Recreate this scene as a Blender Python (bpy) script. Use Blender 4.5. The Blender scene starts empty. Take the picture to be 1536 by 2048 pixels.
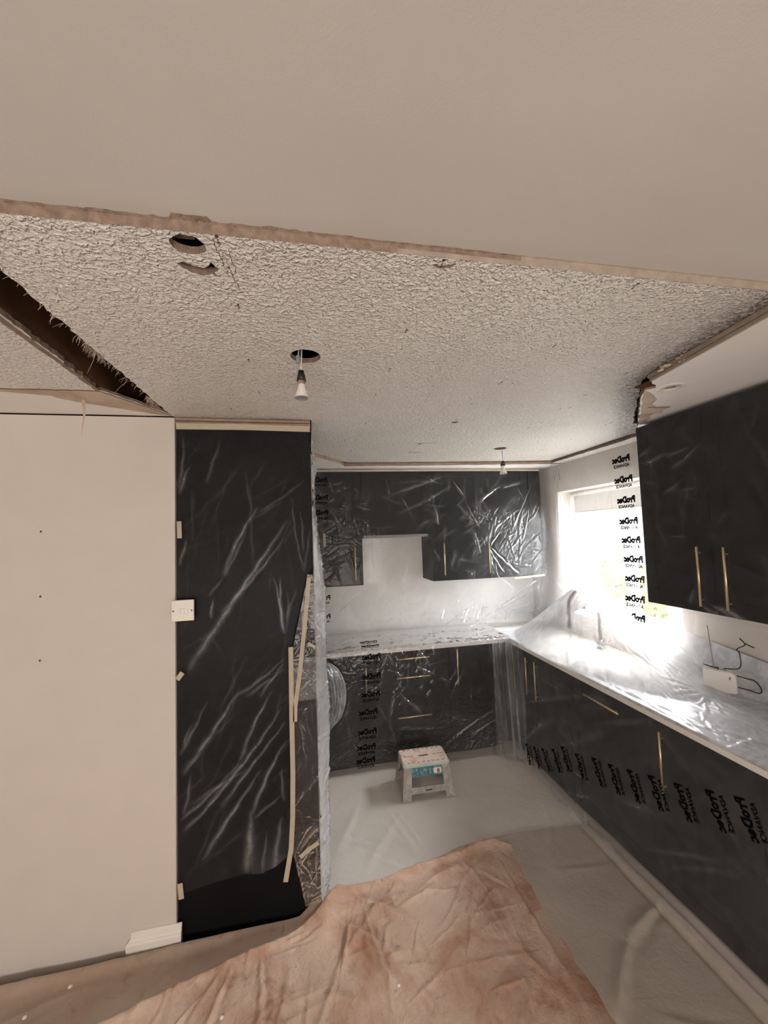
import bpy, bmesh, math, random
import numpy as np
from mathutils import Vector, Matrix
from mathutils.geometry import tessellate_polygon
random.seed(7); rng = np.random.default_rng(7)
C = bpy.context.scene.collection
scene = bpy.context.scene
PI = math.pi

# ---------------------------------------------------------------- camera
cam = bpy.data.cameras.new('camera'); camo = bpy.data.objects.new('camera', cam); C.objects.link(camo)
cam.sensor_fit = 'HORIZONTAL'; cam.sensor_width = 36.0; cam.lens = 36.0*791.67/1536.0
cam.clip_start = 0.02; cam.clip_end = 200
yaw, pitch, roll = math.radians(10.731), math.radians(3.337), math.radians(-1.974)
fw = Vector((math.sin(yaw)*math.cos(pitch), math.cos(yaw)*math.cos(pitch), math.sin(pitch)))
rt = Vector((math.cos(yaw), -math.sin(yaw), 0)); up = rt.cross(fw)
r2 = math.cos(roll)*rt + math.sin(roll)*up; u2 = -math.sin(roll)*rt + math.cos(roll)*up
m = Matrix((r2, u2, -fw)).transposed().to_4x4(); m.translation = Vector((0, 0, 1.80))
camo.matrix_world = m
scene.camera = camo

# ---------------------------------------------------------------- world, lights, exposure
w = bpy.data.worlds.new('world'); scene.world = w; w.use_nodes = True
wn = w.node_tree; wn.nodes.clear()
wo = wn.nodes.new('ShaderNodeOutputWorld'); bg = wn.nodes.new('ShaderNodeBackground')
bg.inputs['Color'].default_value = (0.99, 0.99, 1.0, 1); bg.inputs['Strength'].default_value = 24.0
wn.links.new(bg.outputs[0], wo.inputs[0])
def area(name, loc, rot, sx, sy, power, col, portal=False):
    l = bpy.data.lights.new(name, 'AREA'); l.shape = 'RECTANGLE'; l.size = sx; l.size_y = sy
    l.energy = power; l.color = col
    o = bpy.data.objects.new(name, l); C.objects.link(o); o.location = loc; o.rotation_euler = rot
    if portal: l.cycles.is_portal = True
    return o
# warm fill lamp added behind the camera; no window is modelled in wall_front
area('front_fill_light', (-0.4, -2.45, 1.05), (math.radians(124), 0, 0), 3.4, 1.7, 126, (1.0, 0.91, 0.84))
# the opening of the kitchen window
area('kitchen_window_portal', (2.44, 2.62, 1.60), (0, math.radians(90), 0), 1.04, 1.15, 1, (1, 1, 1), True)
sun = bpy.data.lights.new('hazy_sun', 'SUN'); sun.energy = 5.0; sun.angle = math.radians(24); sun.color = (1.0, 0.98, 0.95)
suno = bpy.data.objects.new('hazy_sun', sun); C.objects.link(suno); suno.location = (6, 4, 6)
suno.rotation_euler = Vector((-.80, -.16, -.60)).to_track_quat('-Z', 'Y').to_euler()
scene.view_settings.view_transform = 'Standard'; scene.view_settings.look = 'None'
scene.view_settings.gamma = 1.0; scene.view_settings.use_curve_mapping = False
scene.view_settings.exposure = 0.2
scene.cycles.transparent_max_bounces = 24

# ---------------------------------------------------------------- helpers
def finish(o, parent=None, label=None, cat=None, group=None, kind=None):
    if o.name not in C.objects: C.objects.link(o)
    if parent is not None: o.parent = parent
    if label: o['label'] = label
    if cat: o['category'] = cat
    if group: o['group'] = group
    if kind: o['kind'] = kind
    return o
def mesh(name, verts, faces, mat=None, parent=None, smooth=False, **k):
    me = bpy.data.meshes.new(name); me.from_pydata([tuple(v) for v in verts], [], faces); me.update()
    if smooth: me.polygons.foreach_set('use_smooth', [True]*len(me.polygons))
    if mat: me.materials.append(mat)
    return finish(bpy.data.objects.new(name, me), parent, **k)
def from_bm(name, bm, mat=None, parent=None, smooth=False, **k):
    me = bpy.data.meshes.new(name); bmesh.ops.recalc_face_normals(bm, faces=bm.faces[:]); bm.to_mesh(me); bm.free()
    if smooth: me.polygons.foreach_set('use_smooth', [True]*len(me.polygons))
    if mat: me.materials.append(mat)
    return finish(bpy.data.objects.new(name, me), parent, **k)
def empty(name, loc=(0, 0, 0), rz=0, **k):
    o = bpy.data.objects.new(name, None); o.location = loc; o.rotation_euler = (0, 0, rz); o.empty_display_size = .05
    return finish(o, None, **k)
def loc_of(parent):
    return Vector(parent.location) if parent is not None and parent.type == 'EMPTY' else Vector((0, 0, 0))
def add_box(bm, lo, hi, bev=0.0, mtx=None):
    r = bmesh.ops.create_cube(bm, size=1.0); vs = r['verts']
    lo = Vector(lo); hi = Vector(hi); c = (lo+hi)/2; s = hi-lo
    for v in vs: v.co = Vector((v.co.x*s.x, v.co.y*s.y, v.co.z*s.z))+c
    if bev > 0:
        es = list({e for v in vs for e in v.link_edges})
        rr = bmesh.ops.bevel(bm, geom=es, offset=bev, segments=2, affect='EDGES', profile=.6)
        vs = list({v for f in rr['faces'] for v in f.verts} | {v for v in vs if v.is_valid})
    if mtx is not None:
        for v in vs: v.co = mtx @ v.co
    return vs
def box(name, lo, hi, mat, parent=None, bev=0.0, **k):
    """box given in world coordinates, stored relative to an (unrotated) parent"""
    off = loc_of(parent); bm = bmesh.new()
    add_box(bm, Vector(lo)-off, Vector(hi)-off, bev)
    return from_bm(name, bm, mat, parent, **k)
def tube(name, pts, r, mat, parent=None, n=10, **k):
    off = loc_of(parent); pts = [Vector(p)-off for p in pts]; rs = r if isinstance(r, (list, tuple)) else [r]*len(pts)
    V = []; F = []; t0 = (pts[1]-pts[0]).normalized()
    a = t0.orthogonal().normalized()
    for i, p in enumerate(pts):
        t = (pts[min(i+1, len(pts)-1)]-pts[max(i-1, 0)]).normalized()
        a = (a-t*a.dot(t)).normalized(); b = t.cross(a)
        for j in range(n):
            an = 2*PI*j/n; V.append(p+(a*math.cos(an)+b*math.sin(an))*rs[i])
    for i in range(len(pts)-1):
        for j in range(n):
            F.append((i*n+j, i*n+(j+1) % n, (i+1)*n+(j+1) % n, (i+1)*n+j))
    F.append(tuple(range(n))[::-1]); F.append(tuple((len(pts)-1)*n+j for j in range(n)))
    return mesh(name, V, F, mat, parent, smooth=True, **k)
def lathe(name, prof, mat, loc=(0, 0, 0), parent=None, n=24, **k):
    off = Vector(loc)-loc_of(parent); V = []; F = []
    for r, z in prof:
        for j in range(n):
            an = 2*PI*j/n; V.append(off+Vector((r*math.cos(an), r*math.sin(an), z)))
    for i in range(len(prof)-1):
        for j in range(n): F.append((i*n+j, i*n+(j+1) % n, (i+1)*n+(j+1) % n, (i+1)*n+j))
    return mesh(name, V, F, mat, parent, smooth=True, **k)
def smooth_path(pts, sub=6):
    pts = [Vector(p) for p in pts]; out = []
    for i in range(len(pts)-1):
        p0 = pts[max(i-1, 0)]; p1 = pts[i]; p2 = pts[i+1]; p3 = pts[min(i+2, len(pts)-1)]
        for s in range(sub):
            t = s/sub
            out.append(.5*((2*p1)+(p2-p0)*t+(2*p0-5*p1+4*p2-p3)*t*t+(3*p1-p0-3*p2+p3)*t**3))
    out.append(pts[-1]); return out
def flat_poly(name, outer, z, mat, parent=None, holes=(), down=True, rim=None, rim_mat=None, **k):
    """horizontal polygon with holes; the rim rises (rim>0) around every outline = the board's cut edge"""
    loops = [[Vector((x, y, 0)) for x, y in outer]]+[[Vector((x, y, 0)) for x, y in h] for h in holes]
    tris = tessellate_polygon(loops); V = [(v.x, v.y, z) for l in loops for v in l]; F = []
    for t in tris:
        a, b, c = (Vector(V[i]) for i in t)
        nz = (b-a).cross(c-a).z
        F.append(tuple(t) if (nz < 0) == down else tuple(t[::-1]))
    nf = len(F); base = 0
    if rim:
        n0 = len(V); V += [(v[0], v[1], z+rim) for v in V]
        for l in loops:
            n = len(l)
            for i in range(n): F.append((base+i, base+(i+1) % n, n0+base+(i+1) % n, n0+base+i))
            base += n
    o = mesh(name, V, F, mat, parent, **k)
    if rim and rim_mat:
        o.data.materials.append(rim_mat)
        for p in o.data.polygons[nf:]: p.material_index = 1
    return o
def jitter_line(a, b, step, amp):
    a = Vector(a); b = Vector(b); n = max(1, int((b-a).length/step)); d = (b-a).normalized(); nn = Vector((-d.y, d.x))
    return [tuple(a+(b-a)*i/n+nn*(random.uniform(-amp, amp) if i else 0)) for i in range(n)]
def jitter_poly(pts, amps, step=.02):
    out = []
    for i, p in enumerate(pts):
        am = amps[i] if isinstance(amps, (list, tuple)) else amps
        q = pts[(i+1) % len(pts)]
        out += jitter_line(p, q, step, am) if am else [p]
    return out

# value noise on arrays
def vnoise(x, y, seed=0):
    xi = np.floor(x).astype(np.int64); yi = np.floor(y).astype(np.int64); fx = x-xi; fy = y-yi
    fx = fx*fx*(3-2*fx); fy = fy*fy*(3-2*fy)
    def h(a, b):
        n = (a*374761393+b*668265263+seed*1442695041) & 0x7fffffff
        n = ((n ^ (n >> 13))*1274126177) & 0x7fffffff
        return ((n ^ (n >> 16)) & 0xffff)/65535.0
    return (h(xi, yi)*(1-fx)+h(xi+1, yi)*fx)*(1-fy)+(h(xi, yi+1)*(1-fx)+h(xi+1, yi+1)*fx)*fy
def fbm(x, y, oct=4, seed=0):
    s = 0; a = .5
    for i in range(oct):
        s = s+a*(vnoise(x*2**i, y*2**i, seed+i)-.5); a *= .5
    return s
def ridged(x, y, oct=3, seed=0):
    s = 0; a = .5
    for i in range(oct):
        s = s+a*(1-np.abs(2*vnoise(x*2**i, y*2**i, seed+i)-1)); a *= .5
    return s
def fold_field(U, V, folds, wu=.005, au=.0045):
    """sum of tapering ridges: (u0,v0,u1,v1,width,strength)"""
    D = np.zeros_like(U); Hh = np.zeros_like(U)
    for k, (a, b, c, d, ww, st) in enumerate(folds):
        L = math.hypot(c-a, d-b)+1e-9; tx, ty = (c-a)/L, (d-b)/L
        t = ((U-a)*tx+(V-b)*ty)/L
        bend = .035*L*math.sin(k*2.3)
        dd = (U-a)*(-ty)+(V-b)*tx-bend*np.sin(np.clip(t, 0, 1)*PI)+.002*np.sin(t*L*60+k)
        tap = np.clip(np.sin(np.clip(t, 0, 1)*PI), 0, 1)**.6
        wd = ww*wu*(.55+.9*np.clip(t, 0, 1))
        g = np.exp(-(np.abs(dd)/wd)**1.4)*tap
        sh = np.exp(-(np.abs(dd-1.6*wd)/(1.2*wd))**2)*tap
        D += st*au*(g-.5*sh); Hh += st*g
    return D, Hh
def rand_folds(n, u0, u1, v0, v1, lmin, lmax, ang, spread, wmin=.5, wmax=1.5, smin=.3, smax=1.0, seed=1):
    r = random.Random(seed); out = []
    for _ in range(n):
        u = r.uniform(u0, u1); v = r.uniform(v0, v1); l = r.uniform(lmin, lmax)*.5; a = ang+r.gauss(0, spread)
        out.append((u-l*math.cos(a), v-l*math.sin(a), u+l*math.cos(a), v+l*math.sin(a), r.uniform(wmin, wmax), r.uniform(smin, smax)))
    return out

# ---------------------------------------------------------------- materials
def new_mat(name):
    mt = bpy.data.materials.new(name); mt.use_nodes = True; nt = mt.node_tree
    for n in list(nt.nodes): nt.nodes.remove(n)
    out = nt.nodes.new('ShaderNodeOutputMaterial'); return mt, nt, out
def N(nt, t, **k):
    n = nt.nodes.new(t)
    for a, b in k.items():
        if a.startswith('i_'): n.inputs[a[2:].replace('_', ' ')].default_value = b
        else: setattr(n, a, b)
    return n
def coords(nt, scale=1.0, kind='Object'):
    tc = N(nt, 'ShaderNodeTexCoord'); mp = N(nt, 'ShaderNodeMapping')
    mp.inputs['Scale'].default_value = (scale,)*3 if isinstance(scale, (int, float)) else scale
    nt.links.new(tc.outputs[kind], mp.inputs[0]); return mp.outputs[0]
def ramp(nt, src, stops):
    r = N(nt, 'ShaderNodeValToRGB'); cr = r.color_ramp
    while len(cr.elements) < len(stops): cr.elements.new(.5)
    for e, (p, c) in zip(cr.elements, stops): e.position = p; e.color = (c, c, c, 1) if isinstance(c, (int, float)) else (*c, 1)
    nt.links.new(src, r.inputs[0]); return r.outputs[0]
def mixc(nt, fac, a, b, mode='MIX'):
    mx = N(nt, 'ShaderNodeMix', data_type='RGBA', blend_type=mode)
    for i, s in ((0, fac), (6, a), (7, b)):
        if hasattr(s, 'is_linked') or isinstance(s, bpy.types.NodeSocket): nt.links.new(s, mx.inputs[i])
        elif i == 0: mx.inputs[0].default_value = s
        else: mx.inputs[i].default_value = (*s, 1)
    return mx.outputs[2]
def noise(nt, vec, scale, detail=4, rough=.5, dist=0):
    n = N(nt, 'ShaderNodeTexNoise'); n.inputs['Scale'].default_value = scale; n.inputs['Detail'].default_value = detail
    n.inputs['Roughness'].default_value = rough; n.inputs['Distortion'].default_value = dist
    nt.links.new(vec, n.inputs['Vector']); return n.outputs['Fac']
def surf(name, col, rough=.6, metal=0, var=.06, vscale=6, bump=0, bscale=200, spec=.5, bdist=.002, col2=None, c2stops=None, c2scale=5, coat=0):
    mt, nt, out = new_mat(name); b = N(nt, 'ShaderNodeBsdfPrincipled'); nt.links.new(b.outputs[0], out.inputs[0])
    v = coords(nt); c = mixc(nt, ramp(nt, noise(nt, v, vscale, 5), [(.3, 0.0), (.7, 1.0)]), tuple(x*(1-var) for x in col), tuple(min(1, x*(1+var)) for x in col))
    if col2: c = mixc(nt, ramp(nt, noise(nt, v, c2scale, 6, .6, .3), c2stops or [(.5, 0.0), (.65, 1.0)]), c, col2)
    nt.links.new(c, b.inputs['Base Color']); b.inputs['Roughness'].default_value = rough; b.inputs['Metallic'].default_value = metal
    b.inputs['Specular IOR Level'].default_value = spec; b.inputs['Coat Weight'].default_value = coat
    if bump:
        bp = N(nt, 'ShaderNodeBump'); bp.inputs['Strength'].default_value = bump; bp.inputs['Distance'].default_value = bdist
        nt.links.new(noise(nt, v, bscale, 3), bp.inputs['Height']); nt.links.new(bp.outputs[0], b.inputs['Normal'])
    return mt
def film(name, tint=(.86, .87, .89), k=.5, pw=3.0, wr=16, bstr=.22, rough=.22, gl=.35, hscale=1.0, trans=.45):
    """clear polythene: mostly transparent, scatters more where it is creased or seen edge-on, glossy"""
    mt, nt, out = new_mat(name); L = nt.links
    v = coords(nt)
    n1 = noise(nt, v, wr, 2, .45, .8); n2 = noise(nt, v, wr*.22, 3, .5, 1.5)
    s = N(nt, 'ShaderNodeMath', operation='ADD'); L.new(n1, s.inputs[0]); L.new(n2, s.inputs[1])
    bp = N(nt, 'ShaderNodeBump'); bp.inputs['Strength'].default_value = bstr; bp.inputs['Distance'].default_value = .006
    L.new(s.outputs[0], bp.inputs['Height'])
    lw = N(nt, 'ShaderNodeLayerWeight'); lw.inputs['Blend'].default_value = .5; L.new(bp.outputs[0], lw.inputs['Normal'])
    pwn = N(nt, 'ShaderNodeMath', operation='POWER'); L.new(lw.outputs['Facing'], pwn.inputs[0]); pwn.inputs[1].default_value = pw
    mk = N(nt, 'ShaderNodeMath', operation='MULTIPLY'); L.new(pwn.outputs[0], mk.inputs[0]); mk.inputs[1].default_value = k
    at = N(nt, 'ShaderNodeAttribute', attribute_name='haze')
    st = ramp(nt, noise(nt, v, wr*.35, 4, .6, 2.0), [(.35, .75), (.75, 1.5)])
    hm = N(nt, 'ShaderNodeMath', operation='MULTIPLY'); L.new(at.outputs['Fac'], hm.inputs[0]); L.new(st, hm.inputs[1])
    hs = N(nt, 'ShaderNodeMath', operation='MULTIPLY'); L.new(hm.outputs[0], hs.inputs[0]); hs.inputs[1].default_value = hscale
    ad = N(nt, 'ShaderNodeMath', operation='ADD'); L.new(hs.outputs[0], ad.inputs[0]); L.new(mk.outputs[0], ad.inputs[1]); ad.use_clamp = True
    tr = N(nt, 'ShaderNodeBsdfTransparent'); df = N(nt, 'ShaderNodeBsdfDiffuse'); tl = N(nt, 'ShaderNodeBsdfTranslucent')
    df.inputs['Color'].default_value = (*tint, 1); tl.inputs['Color'].default_value = (*tint, 1)
    m1 = N(nt, 'ShaderNodeMixShader'); m1.inputs[0].default_value = trans; L.new(df.outputs[0], m1.inputs[1]); L.new(tl.outputs[0], m1.inputs[2])
    m2 = N(nt, 'ShaderNodeMixShader'); L.new(ad.outputs[0], m2.inputs[0]); L.new(tr.outputs[0], m2.inputs[1]); L.new(m1.outputs[0], m2.inputs[2])
    fr = N(nt, 'ShaderNodeFresnel'); fr.inputs['IOR'].default_value = 1.45; L.new(bp.outputs[0], fr.inputs['Normal'])
    fm = N(nt, 'ShaderNodeMath', operation='MULTIPLY'); L.new(fr.outputs[0], fm.inputs[0]); fm.inputs[1].default_value = gl*2; fm.use_clamp = True
    g = N(nt, 'ShaderNodeBsdfGlossy'); g.inputs['Roughness'].default_value = rough; L.new(bp.outputs[0], g.inputs['Normal'])
    m3 = N(nt, 'ShaderNodeMixShader'); L.new(fm.outputs[0], m3.inputs[0]); L.new(m2.outputs[0], m3.inputs[1]); L.new(g.outputs[0], m3.inputs[2])
    L.new(m3.outputs[0], out.inputs[0]); return mt
def artex():
    mt, nt, out = new_mat('textured_plaster'); L = nt.links; b = N(nt, 'ShaderNodeBsdfPrincipled'); L.new(b.outputs[0], out.inputs[0])
    v = coords(nt)
    # stippled relief: short raised ridges
    r1 = ramp(nt, noise(nt, v, 70, 1.5, .5, .9), [(.46, 0.0), (.66, 1.0)])
    r2 = ramp(nt, noise(nt, v, 120, 1, .5, .6), [(.45, 0.0), (.70, 1.0)])
    m3 = N(nt, 'ShaderNodeMath', operation='MULTIPLY_ADD'); L.new(r2, m3.inputs[0]); m3.inputs[1].default_value = .45; L.new(r1, m3.inputs[2])
    bp = N(nt, 'ShaderNodeBump'); bp.inputs['Strength'].default_value = 1.0; bp.inputs['Distance'].default_value = .0060; L.new(m3.outputs[0], bp.inputs['Height'])
    L.new(bp.outputs[0], b.inputs['Normal'])
    big = noise(nt, v, 1.6, 4)
    c = mixc(nt, ramp(nt, big, [(.35, 0.0), (.65, 1.0)]), (.86, .82, .765), (.92, .89, .84))
    c = mixc(nt, ramp(nt, m3.outputs[0], [(.0, .22), (.45, 0.0)]), c, (.50, .42, .33))  # hollows tinted brown: relief shade put into the colour, plus a little dust
    # grime caught in the hollows towards the soffit and the far corner (mould), plus broad dirty haze
    sx = N(nt, 'ShaderNodeSeparateXYZ'); L.new(v, sx.inputs[0])
    def lin(ax, ay, c0):   # ax*X+ay*Y+c0
        a = N(nt, 'ShaderNodeMath', operation='MULTIPLY'); L.new(sx.outputs[0], a.inputs[0]); a.inputs[1].default_value = ax
        d = N(nt, 'ShaderNodeMath', operation='MULTIPLY_ADD'); L.new(sx.outputs[1], d.inputs[0]); d.inputs[1].default_value = ay; L.new(a.outputs[0], d.inputs[2])
        e = N(nt, 'ShaderNodeMath', operation='ADD'); L.new(d.outputs[0], e.inputs[0]); e.inputs[1].default_value = c0; return e.outputs[0]
    ln = lin(-1.0, .145, 1.156)      # distance left of the soffit edge for Y<1.4
    l2 = lin(-.762, .648, .15)        # distance beyond the diagonal broken end
    mx = N(nt, 'ShaderNodeMath', operation='SMOOTH_MAX'); L.new(ln, mx.inputs[0]); L.new(l2, mx.inputs[1]); mx.inputs[2].default_value = .03
    nm = noise(nt, v, 22, 5, .7); wob = N(nt, 'ShaderNodeMath', operation='MULTIPLY_ADD'); L.new(nm, wob.inputs[0]); wob.inputs[1].default_value = .07; L.new(mx.outputs[0], wob.inputs[2])
    mould = ramp(nt, wob.outputs[0], [(.02, 1.0), (.085, .85), (.15, .30), (.30, 0.0)])
    hol = ramp(nt, m3.outputs[0], [(.0, 1.0), (.6, .5)])
    mm = N(nt, 'ShaderNodeMath', operation='MULTIPLY'); L.new(mould, mm.inputs[0]); L.new(hol, mm.inputs[1])
    c = mixc(nt, mm.outputs[0], c, (.045, .03, .022))
    sp = ramp(nt, noise(nt, v, 9, 6, .75), [(.62, 0.0), (.78, .35)])
    c = mixc(nt, sp, c, (.42, .34, .26))
    L.new(c, b.inputs['Base Color']); b.inputs['Roughness'].default_value = .42; b.inputs['Specular IOR Level'].default_value = .5
    return mt
def cloth_mat(name, base, dark, stain=None, stops=None, weave=900, rough=.9, crump=.35):
    mt, nt, out = new_mat(name); L = nt.links; b = N(nt, 'ShaderNodeBsdfPrincipled'); L.new(b.outputs[0], out.inputs[0]); v = coords(nt)
    c = mixc(nt, ramp(nt, noise(nt, v, 3.0, 5, .6), [(.35, 0.0), (.7, 1.0)]), base, dark)
    if stain:
        c = mixc(nt, ramp(nt, noise(nt, v, 3.2, 7, .65, .6), stops), c, stain)
        c = mixc(nt, ramp(nt, noise(nt, v, 11, 5, .7, .4), [(.58, 0.0), (.72, .55)]), c, tuple(x*.62 for x in stain))
        c = mixc(nt, ramp(nt, noise(nt, v, 26, 2, .5), [(.755, 0.0), (.785, .75)]), c, (.16, .07, .05))
    L.new(c, b.inputs['Base Color']); b.inputs['Roughness'].default_value = rough; b.inputs['Specular IOR Level'].default_value = .15
    b.inputs['Sheen Weight'].default_value = .1
    bp = N(nt, 'ShaderNodeBump'); bp.inputs['Strength'].default_value = crump; bp.inputs['Distance'].default_value = .004*(1+2*crump)
    s = N(nt, 'ShaderNodeMath', operation='MULTIPLY_ADD'); L.new(noise(nt, v, weave, 2), s.inputs[0]); s.inputs[1].default_value = .12; L.new(noise(nt, v, 28, 5, .6, 1.2), s.inputs[2])
    L.new(s.outputs[0], bp.inputs['Height']); L.new(bp.outputs[0], b.inputs['Normal']); return mt

M_wall = surf('wall_paint', (.655, .605, .555), .75, var=.02, bump=.25, bscale=420, bdist=.001, spec=.3)
M_plaster = surf('fresh_plaster', (.60, .565, .525), .75, var=.03, vscale=3, bump=.15, bscale=240, bdist=.0012, spec=.3)
M_soffit = surf('soffit_paint', (.86, .83, .79), .65, var=.02, spec=.3)
M_art = artex()
M_core = surf('plaster_core', (.27, .20, .155), .95, var=.25, vscale=60, bump=.8, bscale=160, bdist=.004, spec=.1)
M_edge = surf('board_edge', (.38, .32, .26), .9, var=.12, vscale=40, bump=.4, bscale=200, spec=.1)
M_paper = surf('torn_paper', (.60, .485, .39), .95, var=.10, vscale=12, bump=.4, bscale=60, bdist=.002, spec=.1, col2=(.44, .33, .25))
M_timber = surf('old_timber', (.10, .050, .025), .85, var=.3, vscale=8, bump=.5, bscale=90, spec=.1)
M_batten = surf('batten_wood', (.34, .24, .175), .8, var=.2, vscale=20, bump=.3, bscale=120, spec=.2)
M_void = surf('ceiling_void', (.03, .024, .018), .95, spec=.05)
M_cab = surf('black_cabinet', (.007, .007, .008), .55, var=.15, vscale=3, spec=.08)
M_gap = surf('dark_gap', (.004, .004, .004), .95, spec=.02)
M_brass = surf('brushed_brass', (.83, .62, .34), .32, metal=.85, var=.06)
M_top = surf('worktop_laminate', (.70, .67, .63), .5, var=.05, vscale=20)
M_hob = surf('hob_glass', (.012, .012, .014), .12, spec=.6)
M_tape = surf('masking_tape', (.50, .435, .335), .75, var=.06, vscale=30, bump=.3, bscale=150, spec=.2)
M_white = surf('white_plastic', (.80, .77, .72), .4, var=.02)
M_pvc = surf('window_frame_pvc', (.85, .86, .86), .35, var=.02)
M_black = surf('black_plastic', (.012, .011, .012), .45)
M_grey = surf('grey_plastic', (.26, .26, .27), .5)
M_chrome = surf('chrome', (.75, .75, .76), .14, metal=1)
M_tap = surf('tap_metal', (.20, .15, .11), .35, metal=.6)
M_ink = surf('printed_ink', (.003, .003, .0035), .8, spec=.02)
M_skirt = surf('skirting_paint', (.84, .79, .73), .5, var=.03)
M_tile = surf('backsplash_tile', (.78, .77, .74), .4, var=.05)
M_dust = cloth_mat('white_cotton_cloth', (.70, .66, .61), (.63, .59, .54))
M_beige = cloth_mat('beige_cotton_cloth', (.49, .44, .38), (.42, .375, .32))
M_dust2 = cloth_mat('grey_beige_cloth', (.47, .37, .30), (.385, .30, .235), (.40, .25, .175), [(.50, 0.0), (.72, .6)])
M_pink = cloth_mat('stained_canvas', (.69, .525, .42), (.56, .405, .31), (.38, .18, .11), [(.45, 0.0), (.66, .85)], crump=.8)
M_film = film('clear_polythene')
M_filmd = film('dull_polythene', gl=.035, rough=.3, k=.35)
M_film2 = film('crumpled_polythene', wr=26, bstr=.6, k=.8, pw=2.2, rough=.18, gl=.6, trans=.5)
M_film3 = film('milky_polythene', tint=(.84, .88, .95), wr=18, bstr=.3, k=.6, pw=2.2, rough=.3, gl=.5, trans=.16)
M_filmw = film('window_polythene', tint=(.84, .86, .90), wr=18, bstr=.3, k=.45, pw=2.6, rough=.3, gl=.4, trans=.28)
M_hedge = surf('hedge_leaves', (.058, .055, .006), .7, var=.5, vscale=9)
M_render = surf('grey_render', (.09, .09, .089), .8)
M_bounce = surf('bounce_ground', (.50, .49, .46), .9, var=.1)  # made pale to reflect daylight up onto the kitchen ceiling

class Sheet:
    """a sheet given over (u,v); pos(U,V) -> base points; nrm = direction it bulges to"""
    def __init__(s, pos, nrm, folds, noise_fn=None, wu=.005, au=.0045):
        s.pos = pos; s.nrm = np.array(nrm, float); s.folds = folds; s.nf = noise_fn; s.wu = wu; s.au = au
    def at(s, U, V, lift=0.0):
        D, Hh = fold_field(U, V, s.folds, s.wu, s.au)
        if s.nf is not None: D = D+s.nf(U, V)
        P = s.pos(U, V)+(D+lift)[..., None]*s.nrm
        return P, Hh
    def build(s, name, U, V, mat, haze, parent=None, hz=.12, mask=None, **k):
        P, Hh = s.at(U, V); nv, nu = U.shape; off = loc_of(parent)
        P = P.reshape(-1, 3)-np.array(off); idx = np.arange(nu*nv).reshape(nv, nu)
        q = np.stack([idx[:-1, :-1], idx[:-1, 1:], idx[1:, 1:], idx[1:, :-1]], -1).reshape(-1, 4)
        if mask is not None:
            mk = mask(U, V).reshape(-1); q = q[mk[q].all(1)]
        me = bpy.data.meshes.new(name); me.vertices.add(len(P)); me.vertices.foreach_set('co', P.astype(np.float32).ravel())
        me.loops.add(q.size); me.loops.foreach_set('vertex_index', q.astype(np.int32).ravel())
        me.polygons.add(len(q)); me.polygons.foreach_set('loop_start', np.arange(0, q.size, 4, dtype=np.int32))
        me.polygons.foreach_set('use_smooth', np.ones(len(q), bool)); me.update(calc_edges=True)
        hv = haze(U, V) if callable(haze) else np.full_like(U, haze)
        a = me.attributes.new('haze', 'FLOAT', 'POINT'); a.data.foreach_set('value', np.clip(hv+hz*Hh, 0, 1).astype(np.float32).ravel())
        me.materials.append(mat); me.validate()
        return finish(bpy.data.objects.new(name, me), parent, **k)
def grid(u0, u1, v0, v1, step):
    nu = max(2, int(abs(u1-u0)/step)+1); nv = max(2, int(abs(v1-v0)/step)+1)
    return np.meshgrid(np.linspace(u0, u1, nu), np.linspace(v0, v1, nv))

_tc = {}
def text_mesh(body, size, bold):
    key = (body, size, bold)
    if key not in _tc:
        cu = bpy.data.curves.new('t', 'FONT'); cu.body = body; cu.size = size; cu.align_x = 'CENTER'; cu.align_y = 'CENTER'
        cu.offset = bold; cu.resolution_u = 2
        o = bpy.data.objects.new('t', cu); C.objects.link(o); dg = bpy.context.evaluated_depsgraph_get(); dg.update()
        me = bpy.data.meshes.new_from_object(o.evaluated_get(dg)); bpy.data.objects.remove(o)
        bm = bmesh.new(); bm.from_mesh(me); bmesh.ops.triangulate(bm, faces=bm.faces[:])
        bmesh.ops.subdivide_edges(bm, edges=[e for e in bm.edges if e.calc_length() > size*.35], cuts=1)
        bmesh.ops.triangulate(bm, faces=bm.faces[:])
        _tc[key] = (np.array([v.co[:] for v in bm.verts]), [tuple(v.index for v in f.verts) for f in bm.faces]); bm.free()
    return _tc[key]
def print_logo(sheet, parent, u, v, su=-1, rot=0.0, scale=1.0, lift=.0022, fat=1.0):
    """the sheet's printed words, seen from behind the print (mirrored)"""
    vs = []; fs = []
    for body, size, dy, bold, sx in (('ProDec', .056*scale, .018*scale, .0022*scale*fat, .82), ('ADVANCE', .029*scale, -.026*scale, .0007*scale*fat, .95)):
        a, f = text_mesh(body, size, bold); n0 = sum(len(x) for x in vs)
        b = a.copy(); b[:, 0] *= sx; b[:, 1] += dy; vs.append(b); fs += [tuple(i+n0 for i in t) for t in f]
    a = np.concatenate(vs); x = a[:, 0]*su; y = a[:, 1]
    c, s_ = math.cos(rot), math.sin(rot); U = u+c*x-s_*y; V = v+s_*x+c*y
    P, _ = sheet.at(U, V, lift); P = P-np.array(loc_of(parent))
    return mesh('printed_lettering', P.tolist(), fs, M_ink, parent, label='black printed lettering')

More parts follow.
